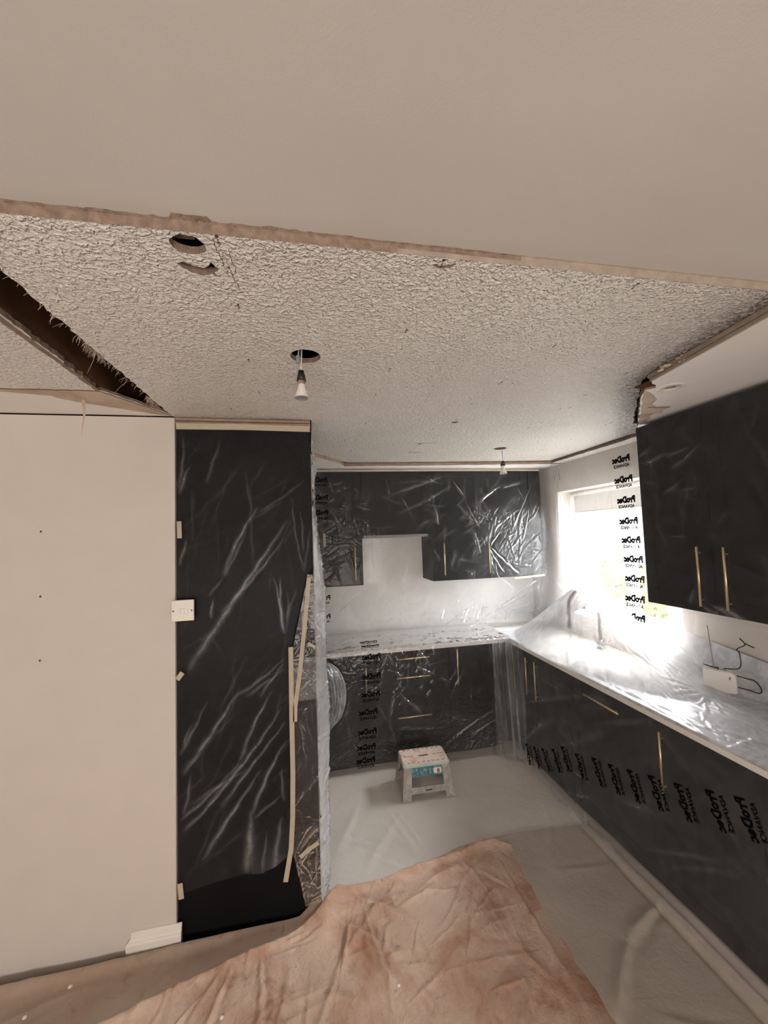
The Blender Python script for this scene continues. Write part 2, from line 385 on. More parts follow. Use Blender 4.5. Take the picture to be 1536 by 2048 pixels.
# ================================================================ THE SETTING
WX = 2.20; WY = 3.68; CZ = 2.40
box('floor', (-2.7, -2.7, -.05), (2.5, 3.8, 0), surf('oak_floor', (.33, .24, .16), .5, var=.15), kind='structure')
box('wall_back', (-2.7, WY, 0), (2.45, WY+.1, 2.66), M_wall, kind='structure')
box('wall_front', (-2.7, -2.7, 0), (2.45, -2.6, 2.66), M_wall, kind='structure')
box('wall_side', (-2.8, -2.7, 0), (-2.7, 3.78, 2.66), M_wall, kind='structure')
wl = box('wall_left', (-2.7, 2.015, 0), (-.622, 2.10, 2.397), M_wall, bev=.004, kind='structure')
box('wall_left', (-.62, 2.66, 0), (.03, 2.74, 2.36), M_wall, kind='structure')
W0, W1, WZ0, WZ1 = 2.05, 3.20, 1.08, 2.13
bm = bmesh.new()
add_box(bm, (WX, -2.7, 0), (WX+.26, W0, 2.66)); add_box(bm, (WX, W1, 0), (WX+.26, WY+.1, 2.66))
add_box(bm, (WX, W0, 0), (WX+.26, W1, WZ0)); add_box(bm, (WX, W0, WZ1), (WX+.26, W1, 2.66))
from_bm('wall_right', bm, M_wall, kind='structure')
# screws left in the wall
for i, (x, z) in enumerate(((-1.174, 1.868), (-1.172, 1.582), (-1.170, 1.305))):
    lathe('screw_hole', [(0, 0), (.0035, 0), (.0045, .0006)], M_timber, (x, 2.0135, z), wl, n=8).rotation_euler = (0, 0, 0)
    o = wl.children[-1]
    for v in o.data.vertices: v.co = Vector((v.co.x, 2.0135-(v.co.z-z), z+(v.co.y-2.0135)))
# window
wn_ = empty('window_1', (WX+.2, (W0+W1)/2, WZ0), kind='structure')
bm = bmesh.new(); off = Vector(wn_.location)
for lo, hi in (((WX+.17, W0, WZ0), (WX+.23, W0+.06, WZ1)), ((WX+.17, W1-.06, WZ0), (WX+.23, W1, WZ1)), ((WX+.17, W0, WZ0), (WX+.23, W1, WZ0+.06)), ((WX+.17, W0, WZ1-.06), (WX+.23, W1, WZ1)),
               ((WX+.165, 2.60, WZ0), (WX+.235, 2.66, WZ1))):
    add_box(bm, Vector(lo)-off, Vector(hi)-off, .004)
from_bm('window_frame', bm, M_pvc, wn_)
gm, gnt, gout = new_mat('window_glass'); gt = N(gnt, 'ShaderNodeBsdfTransparent'); gg = N(gnt, 'ShaderNodeBsdfGlossy'); gg.inputs['Roughness'].default_value = .02
gx = N(gnt, 'ShaderNodeMixShader'); gx.inputs[0].default_value = .06; gnt.links.new(gt.outputs[0], gx.inputs[1]); gnt.links.new(gg.outputs[0], gx.inputs[2]); gnt.links.new(gx.outputs[0], gout.inputs[0])
for a, b in ((W0+.06, 2.60), (2.66, W1-.06)): box('window_pane', (WX+.197, a, WZ0+.06), (WX+.203, b, WZ1-.06), gm, wn_)
box('window_sill', (WX+.0, W0, WZ0-.015), (WX+.17, W1, WZ0+.008), M_pvc, wn_)

# ceiling of the front room (fresh plaster), one board-thickness higher than the kitchen's textured ceiling
cf = flat_poly('ceiling', [(-2.7, -2.6), (2.2, -2.6), (2.2, .785), (-2.7, .785)], 2.4175, M_plaster, kind='structure')
# the kitchen ceiling: textured board with its holes
def circ(cx, cy, r, n=28, jit=0.0, ry=None):
    return [(cx+r*(1+random.uniform(-jit, jit))*math.cos(2*PI*i/n), cy+(ry or r)*(1+random.uniform(-jit, jit))*math.sin(2*PI*i/n)) for i in range(n)]
holes = [circ(0.0, 1.303, .0495, 32, .015), circ(1.376, 2.642, .046, 24, .02), circ(-.229, .825, .0335, 28, .07, .028),
         [(-.268, .885), (-.255, .878), (-.235, .889), (-.215, .893), (-.203, .885), (-.196, .872), (-.190, .884), (-.184, .894), (-.190, .902), (-.196, .905), (-.190, .916), (-.205, .912), (-.222, .918), (-.245, .912), (-.260, .898)],
         [(.772, 2.005), (.80, 2.0), (.812, 2.012), (.80, 2.03), (.776, 2.026)], [(.722, 2.515), (.745, 2.51), (.752, 2.535), (.730, 2.54)]]
outer = [(-.640, .787), (1.262, .787)] + jitter_line((1.272, .80), (1.352, 1.35), .02, .003) + jitter_line((1.362, 1.37), (1.885, 1.985), .03, .006) \
    + [(2.20, 1.99)] + jitter_line((2.075, 2.19), (2.085, 3.07), .05, .006) + jitter_line((2.085, 3.10), (1.45, 3.165), .04, .006) + [(1.40, 3.20), (1.36, 3.165)] \
    + jitter_line((1.33, 3.17), (.30, 3.215), .04, .006) + [(.262, 3.13)] + jitter_line((.245, 3.10), (.022, 2.81), .03, .005) + [(.022, 2.66), (.022, 2.03)] \
    + [(-.62, 2.03)] + jitter_line((-.632, 1.99), (-.642, .82), .018, .004)
ck = flat_poly('ceiling', outer, CZ, M_art, holes=holes, rim=.017, rim_mat=M_core, kind='structure')
outl = [(-2.68, .787), (-.770, .787)] + jitter_line((-.766, .80), (-.770, 1.20), .02, .004) + jitter_line((-.770, 1.20), (-.792, 1.672), .02, .008) + jitter_line((-.80, 1.680), (-2.68, 1.70), .05, .003)
cl = flat_poly('ceiling', outl, CZ, M_art, rim=.017, rim_mat=M_core, kind='structure')
# brown torn paper fringe along the slot's left side
bm = bmesh.new()
pts = []
for i in range(60):
    t = i/59; y = .80+t*.885; x = -.7665-.022*t
    pts.append((x+.001, y, x-.010-.012*max(0, fbm(np.array([y*22]), np.array([0.]), 3, 5)[0]+.35)-random.uniform(0, .005)))
V = []; F = []
for x, y, x2 in pts: V += [(x, y, 2.3988), (x2, y, 2.3992)]
for i in range(len(pts)-1): F.append((2*i, 2*i+1, 2*i+3, 2*i+2))
mesh('torn_paper', V, F, M_core, cl)
# bare strip where the coving was pulled off, and the layer of torn board over it
st = flat_poly('ceiling', [(-2.68, 1.690), (-.790, 1.690)] + jitter_line((-.785, 1.70), (-.628, 1.99), .02, .004) + [(-.62, 2.02), (-2.68, 2.02)], 2.4035, M_soffit, rim=.012, rim_mat=M_core, kind='structure')
lay = jitter_line((-2.2, 1.702), (-1.135, 1.702), .05, .002)+jitter_line((-1.13, 1.702), (-.80, 1.697), .03, .003)+jitter_line((-.795, 1.70), (-.640, 1.985), .02, .003)+[(-.63, 2.005)] \
    + jitter_line((-.66, 2.0), (-.93, 1.845), .03, .003)+jitter_line((-.95, 1.83), (-1.01, 1.775), .02, .003)+[(-1.0, 1.765), (-1.03, 1.76)]+jitter_line((-1.14, 1.735), (-2.2, 1.715), .05, .003)
flat_poly('torn_layer', lay, 2.4005, M_paper, st, rim=.003, rim_mat=M_timber)
V = []; F = []
for i in range(9):
    t = i/8; wv = .0075*(1-.85*t); x = -.905+.004*math.sin(t*5); y = 1.80+.004*math.sin(3*t); z = 2.4-.155*t
    V += [(x-wv, y, z), (x+wv, y-.002, z)]
for i in range(8): F.append((2*i, 2*i+1, 2*i+3, 2*i+2))
mesh('paper_strip', V, F, M_paper, st)
# dark void above with its joists
box('ceiling', (-2.8, -2.7, 2.655), (2.46, 3.8, 2.70), M_void, kind='structure')
for x in (-.80, 1.24):
    box('joist', (x-.022, .80, 2.4185), (x+.022, 3.6, 2.60), M_timber, ck)
# torn edge band along the step between the two ceilings
V = []; F = []; n = 700
xs = np.linspace(-2.68, 2.19, n); jt = fbm(xs*16, xs*0, 4, 11); jj = ridged(xs*38, xs*0, 2, 13)
for i, x in enumerate(xs):
    rough = 1.0 if x < .1 else (.45 if x < .55 else .12)
    e = .0035+.014*max(0, jt[i]+.12)*rough+.007*jj[i]*rough+(.010 if -.245 < x < -.175 else 0)*(1 if jj[i] > .3 else .1)
    V += [(x, .7865, 2.3985), (x, .7850-.001*jj[i]*rough, 2.408), (x, .7845-e*.35, 2.4165-.002*rough), (x, .7845-e, 2.4172)]
for i in range(n-1):
    for k in range(3): F.append((4*i+k, 4*i+k+1, 4*i+5+k, 4*i+4+k))
tb = mesh('torn_edge', V, F, M_core, ck, smooth=False); tb.data.materials.append(M_edge)
for p in tb.data.polygons:
    if p.center.x > .48 or (p.center.x > .2 and p.index % 3 == 0): p.material_index = 1
# cracks and nail holes in the textured ceiling
def ribbon(name, pts, wd, mat, parent, z):
    V = []; F = []
    for i, p in enumerate(pts):
        q = pts[min(i+1, len(pts)-1)]; o = pts[max(i-1, 0)]
        d = Vector((q[0]-o[0], q[1]-o[1])).normalized(); nn = Vector((-d.y, d.x))*wd*(.4+.6*math.sin(PI*(i+.6)/(len(pts)+.2)))
        V += [(p[0]+nn.x, p[1]+nn.y, z), (p[0]-nn.x, p[1]-nn.y, z)]
    for i in range(len(pts)-1): F.append((2*i, 2*i+1, 2*i+3, 2*i+2))
    return mesh(name, V, F, mat, parent)
for a, b in (((-.178, .80), (-.165, .92)), ((-.165, .84), (-.150, .97)), ((-.150, .83), (-.148, .90))):
    p = [(a[0]+(b[0]-a[0])*i/14+random.uniform(-.003, .003), a[1]+(b[1]-a[1])*i/14) for i in range(15)]
    ribbon('crack', p, .0007, M_timber, ck, 2.3993)
nh = None
nails = [(-.167, .80), (-.166, 1.033), (.294, 1.102), (-.186, 1.35), (.300, 1.379), (.802, 1.137), (.304, .806), (.813, .818), (.776, 1.456), (.290, 1.632), (-.188, 1.652), (1.236, 1.553),
         (1.235, 1.316), (.788, 1.97), (1.293, 1.984), (1.247, 1.75), (1.284, 1.724), (.761, 1.715), (.307, 2.059), (.709, 2.154), (1.718, 2.007), (1.714, 1.956), (.733, 2.56), (.230, 2.437), (.740, 2.795),
         (.299, 2.434), (1.949, 2.676), (1.274, 2.088), (.78, 2.36), (1.27, 2.42), (1.28, 2.75), (.30, 2.75), (.31, 3.05), (.78, 3.05), (1.27, 3.02), (1.74, 2.35), (1.74, 2.68), (1.75, 2.98), (-.34, 1.88)]
for i, (x, y) in enumerate(nails):
    bm = bmesh.new(); s = random.uniform(.8, 1.3)
    for dy, r in ((-.009*s, .0032), (.009*s, .0024)):
        vs = bmesh.ops.create_circle(bm, cap_ends=True, segments=7, radius=r*s)['verts']
        for v in vs: v.co = Vector((v.co.x*1.3+random.uniform(-.0008, .0008)+x+random.uniform(-.001, .001), v.co.y*.9+y+dy, 2.3990))
    add_box(bm, (x-.0006, y-.008*s, 2.3986), (x+.0006, y+.008*s, 2.3994))
    from_bm('nail_hole', bm, M_timber, ck)
a = ribbon('stain_scar', [(.70, 2.50), (.76, 2.50), (.80, 2.49), (.84, 2.47)], .005, M_core, ck, 2.3992)
ribbon('stain_scar', [(.72, 2.78), (.78, 2.79), (.82, 2.78)], .006, M_core, ck, 2.3992)
ribbon('stain_scar', [(.285, .812), (.30, .818), (.325, .812), (.335, .802)], .004, M_core, ck, 2.3992)
# hairy fibres hanging into the slot
V = []; F = []
for i in range(240):
    y = random.choice([random.uniform(.85, 1.95), random.gauss(1.35, .05), random.gauss(1.8, .04)]); l = random.uniform(.006, .028)
    if i % 40 == 0: l = .085
    x = -.641; px, py, pz = x, y, 2.402; dx = random.uniform(-.7, 0); dy = random.uniform(-.6, .6)
    for k in range(5):
        t = k/4; r = .0005*(1-.6*t); b0 = len(V)
        V += [(px-r, py-r, pz), (px+r, py+r, pz)]
        px += dx*l/4; py += dy*l/4; pz -= l/4*(.4+t); dx += random.uniform(-.35, .25)
        if k: F.append((b0-2, b0-1, b0+1, b0))
mesh('torn_fibres', V, F, M_paper, ck, kind='stuff')
# grey debris seen inside the small hole
box('cavity_scrap', (-.262, .838, 2.432), (-.222, .852, 2.437), M_edge, ck)

# dropped soffit over the right-hand wall cabinets
SZ = 2.372
so = [(1.262, .79), (2.20, .79), (2.20, 1.97), (1.90, 1.97)] + jitter_line((1.875, 1.94), (1.42, 1.44), .03, .004) + [(1.405, 1.405), (1.425, 1.372), (1.40, 1.345), (1.372, 1.335)] + jitter_line((1.345, 1.31), (1.268, .81), .05, .0015)
sf = flat_poly('ceiling', so, SZ, M_soffit, holes=[circ(1.487, 1.362, .020, 20)], rim=.027, rim_mat=M_batten, kind='structure')
tp = jitter_line((1.405, 1.408), (1.872, 1.935), .03, .004) + jitter_line((1.85, 1.86), (1.73, 1.69), .02, .005) + [(1.757, 1.665), (1.722, 1.625), (1.72, 1.585), (1.66, 1.60), (1.60, 1.565), (1.56, 1.50), (1.50, 1.455), (1.475, 1.44), (1.45, 1.425)]
flat_poly('torn_layer', tp, SZ-.0012, M_paper, sf, rim=.0015, rim_mat=M_core)
fl = [(1.61, 1.60), (1.66, 1.60), (1.72, 1.585), (1.722, 1.625), (1.757, 1.665), (1.70, 1.675), (1.66, 1.65)]
flat_poly('paper_flap', fl, SZ-.006, M_paper, sf, rim=.002, rim_mat=M_core)
box('cavity_scrap', (1.36, 1.33, 2.381), (1.43, 1.41, 2.386), M_timber, sf)
# batten strips on the soffit's broken face
def bar(name, a, b, w, h, mat, parent):
    a = Vector(a); b = Vector(b); d = (b-a).normalized(); s = d.cross(Vector((0, 0, 1))).normalized()*w/2; u = Vector((0, 0, h/2))
    V = [p+i*s+j*u for p in (a, b) for i, j in ((-1, -1), (1, -1), (1, 1), (-1, 1))]
    return mesh(name, V, [(0, 1, 2, 3), (7, 6, 5, 4), (0, 4, 5, 1), (1, 5, 6, 2), (2, 6, 7, 3), (3, 7, 4, 0)], mat, parent)
bar('batten', (1.258, .80, 2.391), (1.338, 1.315, 2.391), .010, .014, M_edge, sf)
bar('batten', (1.262, .80, 2.3765), (1.342, 1.31, 2.3765), .010, .010, M_edge, sf)
bm = bmesh.new()
for _ in range(26):
    c = Vector((1.325+random.uniform(-.02, .03), 1.16+random.uniform(-.05, .09), 2.386+random.uniform(-.006, .006)))
    r = bmesh.ops.create_icosphere(bm, subdivisions=1, radius=random.uniform(.003, .009))
    for v in r['verts']: v.co = Vector((v.co.x*random.uniform(.7, 1.2), v.co.y*1.5, v.co.z*.6))+c-Vector(((1.16+.09-c.y)*.12, 0, 0))
from_bm('plaster_lump', bm, M_paper, sf, kind='stuff')
# white ring left by a spotlight, round its hole
rg = lathe('spotlight_ring', [(.021, 0), (.021, -.003), (.045, -.0035), (.052, -.0015), (.053, 0)], M_white, (1.487, 1.362, SZ-.0003), n=32, label='white plastic spotlight ring around a hole in the dropped soffit', cat='light fitting')
# strips of bare ceiling over the back and right walls
flat_poly('ceiling', [(-.02, 2.80), (.022, 2.80)] + jitter_line((.03, 2.79), (.26, 3.11), .03, .004) + [(.29, 3.205)] + jitter_line((.30, 3.205), (2.0, 3.115), .05, .005) + [(2.2, 3.10), (2.2, 3.68), (-.02, 3.68)], SZ, M_soffit, rim=.026, rim_mat=M_batten, kind='structure')
flat_poly('ceiling', [(2.20, 1.975), (2.20, 3.10), (2.10, 3.10)] + jitter_line((2.095, 3.05), (2.085, 2.0), .04, .006), SZ+.006, M_soffit, rim=.022, rim_mat=M_core, kind='structure')
for a, b in (((.30, 3.196), (1.30, 3.146)), ((1.38, 3.143), (2.06, 3.100))):
    bar('batten', (*a, 2.384), (*b, 2.384), .010, .012, M_batten, ck)
bar('batten', (1.24, 3.145, 2.378), (1.42, 3.138, 2.380), .012, .008, M_batten, ck)
for z, h in ((2.388, .013), (2.372, .010)):
    bar('batten', (-.618, 2.022, z), (.016, 2.022, z-.002), .022, h, M_batten, ck)
# skirting board end by the tall cabinet
prof = [(0, 0), (-.020, 0), (-.020, .068), (-.016, .074), (-.017, .080), (-.012, .088), (-.011, .094), (-.006, .100), (-.004, .108), (0, .110)]
V = []; F = []; xs = [-.812, -.79, -.70, -.612, -.598]
for j, x in enumerate(xs):
    for k, (py, pz) in enumerate(prof): V.append((x+(.012*math.sin(pz*80) if j == 0 else 0), 2.014+py, pz))
for j in range(4):
    for k in range(len(prof)-1): F.append((j*10+k, j*10+k+1, j*10+11+k, j*10+10+k))
F.append(tuple(range(10))[::-1]); F.append(tuple(40+k for k in range(10)))
mesh('baseboard_left', V, F, M_skirt, kind='structure')

# ================================================================ KITCHEN UNITS
def frame_mesh(Uv, Nv, w, h, fr=.065, t=.020, rec=.007, plain=False):
    """shaker front in a plane: u along Uv, z up, n along Nv (outwards)"""
    bm = bmesh.new(); Uv = Vector(Uv); Nv = Vector(Nv); M = Matrix((Uv, Nv, Vector((0, 0, 1)))).transposed().to_4x4()
    if plain: add_box(bm, (0, -t, 0), (w, 0, h), .002, M)
    else:
        add_box(bm, (fr*.9, -t, fr*.9), (w-fr*.9, -rec, h-fr*.9), 0, M)
        for lo, hi in (((0, -t, 0), (fr, 0, h)), ((w-fr, -t, 0), (w, 0, h)), ((fr, -t, 0), (w-fr, 0, fr)), ((fr, -t, h-fr), (w-fr, 0, h))): add_box(bm, lo, hi, .0015, M)
    return bm
def front(name, root, O, Uv, Nv, w, h, handle=None, plain=False, fr=.065):
    d = from_bm(name, frame_mesh(Uv, Nv, w, h, fr, plain=plain), M_cab, root); d.location = Vector(O)-Vector(root.location)
    if handle:
        kind, a, b0, b1 = handle; Uv = Vector(Uv); Nv = Vector(Nv); Z = Vector((0, 0, 1)); bm = bmesh.new()
        def P(u, z, n): return Uv*u+Z*z+Nv*n
        p0, p1 = (P(a, b0, .019), P(a, b1, .019)) if kind == 'v' else (P(b0, a, .019), P(b1, a, .019))
        hb = tube('handle', [p0, p1], .0055, M_brass, None, 12); hb.parent = d; hb['label'] = 'slim brass bar handle'
        dr = (p1-p0).normalized(); bm = bmesh.new(); bm.from_mesh(hb.data)
        for q in (p0+dr*.03, p1-dr*.03):
            M = Matrix.Translation(q-Nv*.009) @ Nv.to_track_quat('Z', 'Y').to_matrix().to_4x4()
            bmesh.ops.create_cone(bm, cap_ends=True, segments=8, radius1=.004, radius2=.004, depth=.019, matrix=M)
        bm.to_mesh(hb.data); bm.free()
    return d
def cabinet(name, label, cat, lo, hi, group=None):
    root = empty(name, ((lo[0]+hi[0])/2, (lo[1]+hi[1])/2, lo[2]), label=label, cat=cat, group=group)
    box('carcass', lo, hi, M_cab, root); return root
XB, NB = (1, 0, 0), (0, -1, 0)            # fronts on the back run
YR, NR = (0, 1, 0), (-1, 0, 0)            # fronts on the right run
# back run, wall cabinets (front plane Y = 3.35)
c = cabinet('wall_cabinet', 'narrow black shaker wall cabinet left of the cooker hood, behind the clear film', 'cabinet', (.036, 3.372, 1.382), (.441, 3.675, 2.352))
front('door', c, (.05, 3.35, 1.384), XB, NB, .388, .966, ('v', .322, .045, .325))
c = cabinet('hood_cabinet', 'short black cabinet above the hob, between the two back wall cabinets', 'cabinet', (.443, 3.372, 1.80), (1.049, 3.675, 2.352))
front('door', c, (.446, 3.35, 1.80), XB, NB, .600, .55)
box('hood_underside', (.46, 3.38, 1.775), (1.03, 3.66, 1.799), M_grey, c)
c = cabinet('wall_cabinet', 'wide black double-door wall cabinet in the back right corner, behind the clear film', 'cabinet', (1.052, 3.352, 1.382), (2.12, 3.675, 2.352))
front('door', c, (1.100, 3.35, 1.384), XB, NB, .434, .966, ('v', .058, .045, .325))
front('door', c, (1.538, 3.35, 1.384), XB, NB, .455, .966, ('v', .042, .045, .325))
box('filler_panel', (2.0, 3.335, 1.384), (2.118, 3.352, 2.35), M_cab, c)
# right run, wall cabinets (front plane X = 1.82)
c = cabinet('wall_cabinet', 'tall black double-door wall cabinet on the right wall with two brass bars', 'cabinet', (1.842, 1.13, 1.382), (2.195, 1.90, 2.354))
front('door', c, (1.82, 1.524, 1.384), YR, NR, .374, .968, ('v', .056, .03, .31))
front('door', c, (1.82, 1.145, 1.384), YR, NR, .374, .968, ('v', .311, .03, .31))
c = cabinet('wall_cabinet', 'black wall cabinet nearest the camera at the right edge of the photo', 'cabinet', (1.842, .80, 1.382), (2.195, 1.127, 2.354))
front('door', c, (1.82, .803, 1.384), YR, NR, .335, .968)
# back run, base cabinets (front plane Y = 3.12)
c = cabinet('base_cabinet', 'black base cabinet left of the drawers, beside the tall cabinet', 'cabinet', (.03, 3.142, .09), (.475, 3.66, .879))
front('door', c, (.034, 3.12, .095), XB, NB, .438, .78, ('v', .369, .495, .685))
box('plinth', (.03, 3.19, 0), (.475, 3.21, .089), M_cab, c)
c = cabinet('drawer_unit', 'black three-drawer unit with horizontal brass bars under the hob', 'drawers', (.477, 3.142, .09), (1.082, 3.66, .879))
for z0, h, hz_ in ((.750, .125, .07), (.600, .145, .075), (.095, .50, .278)):
    front('drawer', c, (.480, 3.12, z0), XB, NB, .598, h, ('h', hz_, .165, .437), plain=h < .2, fr=.06)
box('plinth', (.477, 3.19, 0), (1.082, 3.21, .089), M_cab, c)
c = cabinet('base_cabinet', 'black base cabinet right of the drawers, by the inner corner', 'cabinet', (1.084, 3.142, .09), (1.60, 3.66, .879))
front('door', c, (1.087, 3.12, .095), XB, NB, .446, .78, ('v', .062, .485, .765))
box('filler_panel', (1.535, 3.122, .095), (1.60, 3.14, .875), M_cab, c)
box('plinth', (1.084, 3.19, 0), (1.66, 3.21, .089), M_cab, c)
# right run, base cabinets (front plane X = 1.62)
def rbase(label, y0, y1, fronts, name='base_cabinet', cat='cabinet'):
    c = cabinet(name, label, cat, (1.642, y0, .09), (2.19, y1-.002, .879))
    for f in fronts: front('door', c, (1.62, f[0], .095), YR, NR, f[1]-f[0], .78, f[2])
    box('plinth', (1.69, y0, 0), (1.71, y1-.002, .089), M_cab, c); return c
rbase('black corner base cabinet at the far end of the right-hand run', 2.79, 3.13, [(2.793, 3.10, ('v', .057, .45, .73))])
rbase('black base cabinet between the corner cabinet and the dishwasher', 2.355, 2.79, [(2.358, 2.787, ('v', .370, .45, .73))])
rbase('black dishwasher front with a horizontal brass bar, in the right-hand run', 1.75, 2.355, [(1.753, 2.352, ('h', .705, .165, .437))], 'dishwasher', 'dishwasher')
rbase('black base cabinet with a vertical brass bar, nearest the camera in the right-hand run', .76, 1.75, [(1.252, 1.747, ('v', .412, .45, .73)), (.763, 1.248, None)])
t = box('worktop', (1.60, .74, .882), (2.192, 3.67, .910), M_top, bev=.002); finish(t, None, 'long pale worktop on the right-hand base units under the film', 'worktop')
t = box('worktop', (.032, 3.09, .882), (1.597, 3.67, .910), M_top, bev=.002); finish(t, None, 'pale worktop along the back wall, carrying the hob', 'worktop')
hb = empty('hob', (.76, 3.40, .911), label='black glass hob on the back worktop, seen through the film', cat='hob')
box('glass_plate', (.49, 3.16, .911), (1.03, 3.62, .917), M_hob, hb, bev=.002)
for x, y, r in ((.62, 3.29, .075), (.62, 3.49, .06), (.89, 3.29, .06), (.89, 3.49, .075)):
    lathe('ring', [(r, 0), (r+.003, .0006), (r+.006, 0)], M_grey, (x, y, .9172), hb, n=28)
# tiled upstand area on the back wall
box('wall_panel', (.03, 3.672, .912), (2.19, 3.679, 1.80), M_tile, kind='structure').name = 'trim_1'
# tall cabinet
tc_ = empty('tall_cabinet', (-.30, 2.33, 0), label='tall black cabinet block standing in front of the kitchen, wrapped in film', cat='cabinet')
box('carcass', (-.618, 2.052, .0), (.012, 2.655, 2.362), M_cab, tc_)
box('end_panel', (-.620, 2.030, .0), (.014, 2.050, 2.364), M_cab, tc_, bev=.001)

# ================================================================ CLOTHS ON THE FLOOR
def far_edge(x): return np.interp(x, [-2.0, -1.3, -.6, -.35, -.085, .01, .158, .416, .62, .82, 1.03, 1.12], [1.96, 1.965, 1.985, 1.995, 2.005, 2.06, 2.105, 2.106, 2.167, 2.226, 2.235, 2.20])
def n_dust(U, V):
    a = .012+.012*np.maximum(0, fbm(U*2.2+3, V*2.2, 3, 21)) + .006*fbm(U*7, V*7, 3, 22)
    return a*(1-.5*np.clip((U-.7)/.6, 0, 1))
dfolds = [(.46, 2.62, .55, 2.22, 2.6, 2.0), (.50, 2.64, .60, 2.24, 1.6, 1.4), (.40, 2.56, .52, 2.30, 2.0, 1.0), (.30, 2.30, .50, 2.12, 2.0, 1.6), (.28, 2.75, .10, 2.35, 3.5, 1.2), (.55, 2.60, .20, 2.10, 4.0, 1.4),
          (.1, 2.5, .45, 2.25, 2.5, 1.2), (1.60, 1.72, 1.30, 1.60, 3.0, 3.0), (1.32, 1.61, 1.05, 1.36, 3.4, 3.0), (1.2, 1.35, 1.6, 1.10, 4, .9), (1.2, 2.0, 1.6, 1.95, 2.5, .5), (.62, 2.24, 1.35, 2.28, 2.5, .6), (1.45, 2.4, 1.2, 2.0, 4, .8)]
def pos_dust(U, V):
    X = U.copy(); Z = .004+np.zeros_like(U); Y = V
    c = np.clip((U-1.575)/.085, 0, 1)                         # the hem climbs against the plinth as a soft roll
    near = np.clip((2.45-V)/.9, 0, 1)
    Z = Z+near*(.060*c**1.5+.028*np.exp(-((U-1.60)/.022)**2)-.012*np.exp(-((U-1.562)/.014)**2))
    X = X-near*.030*c
    Y = Y+0*V
    Z = Z+.03*np.exp(-((U-1.63)/.12)**2-((V-3.22)/.12)**2)
    return np.stack([X, Y, Z], -1)
def nd(U, V): return n_dust(U, V)
dust = Sheet(pos_dust, (0, 0, 1), dfolds, nd, .0065, .0042)
U, V = grid(0, 1, 0, 1, .0058)
Vd = .75+V*(3.165-.75+.05*np.clip((U*1.68-.6), 0, 1.1)); Ud = .0+U*1.672
dust.build('dust_sheet', Ud, Vd, M_dust, 1.0, label='pale cotton dust sheet covering the kitchen floor under the step stool', cat='dust sheet')
U, V = grid(0, 1, 0, 1, .0075)
Vd = .75+V*(2.262+.012*np.sin(U*5)-.75); Ud = .93+U*(1.670-.93)
bg_ = Sheet(pos_dust, (0, 0, 1), dfolds, lambda U, V: nd(U, V)+.0045, .0065, .0060)
bg_.build('dust_sheet', Ud, Vd, M_beige, 1.0, label='darker beige dust sheet at the foot of the right-hand units, with one long ridge', cat='dust sheet')
# taupe layer along the wall on the left
tfolds = rand_folds(14, -1.5, 0, 1.6, 1.95, .15, .4, -.3, .5, 1, 3, .4, 1.0, 5)+[(-1.3, 1.80, -.85, 1.93, 3, 1.6), (-1.25, 1.75, -.95, 1.86, 2, 1.4), (-.95, 1.90, -.55, 1.96, 3, 1.0), (-.62, 1.98, -.66, 1.85, 1, 1.0), (-.60, 1.98, -.63, 1.85, .8, 1.0)]
def pos_t(U, V):
    Y = .9+V*(far_edge(U)-.9); rise = .030*np.exp(-((far_edge(U)-Y)/.03)**2)*np.clip(1.2-np.abs(U+.9)*.6, 0.2, 1)
    rise = rise+.055*np.exp(-((U-.02)/.07)**2)*np.exp(-((far_edge(U)-Y-.03)/.10)**2)
    return np.stack([U, Y, .016+rise+0*U], -1)
taupe = Sheet(pos_t, (0, 0, 1), [], lambda U, V: fold_field(U, .9+V*(far_edge(U)-.9), tfolds, .008, .004)[0]+.006*fbm(U*5, V*5, 3, 31))
U, V = grid(-1.9, .12, 0, 1, .009)
V = np.repeat(np.linspace(.30, 1, 120)[:, None], U.shape[1], 1); U = np.repeat(np.linspace(-1.9, .12, U.shape[1])[None, :], 120, 0)
taupe.build('dust_sheet', U, V, M_dust2, 1.0, label='dirty brown dust sheet tucked along the foot of the left wall', cat='dust sheet')
# stained canvas in the foreground
def pink_far(x): return np.interp(x, [-2.2, -1.1, -.62, -.40, -.12, .04, .10, .20, .416, .62, .82, 1.03, 1.12], [1.42, 1.66, 1.80, 1.86, 1.935, 2.02, 2.085, 2.10, 2.106, 2.167, 2.226, 2.235, 2.20])
pfolds = rand_folds(60, -.8, 1.0, 1.1, 2.15, .10, .5, 1.25, .55, .8, 2.6, .35, 1.1, 8)+rand_folds(30, -.2, .9, 1.5, 2.15, .08, .3, .2, .7, .6, 1.6, .4, 1.1, 9) \
    + [(.30, 2.08, .95, 2.21, 2.2, 2.6), (.45, 1.98, .80, 2.12, 2.2, 2.0), (.35, 1.93, .62, 2.03, 1.6, 1.8), (.16, 2.06, .45, 1.85, 2, 1.6), (.0, 2.0, .35, 1.72, 2, 1.4), (-.35, 1.85, -.42, 1.55, 1.6, 1.6), (-.25, 1.88, -.22, 1.55, 1.6, 1.8),
       (1.00, 2.20, 1.02, 1.4, 1.5, .7), (.22, 1.98, .30, 1.6, 1.6, 1.5), (-.8, 1.78, -.2, 1.93, 2.5, 1.6)]
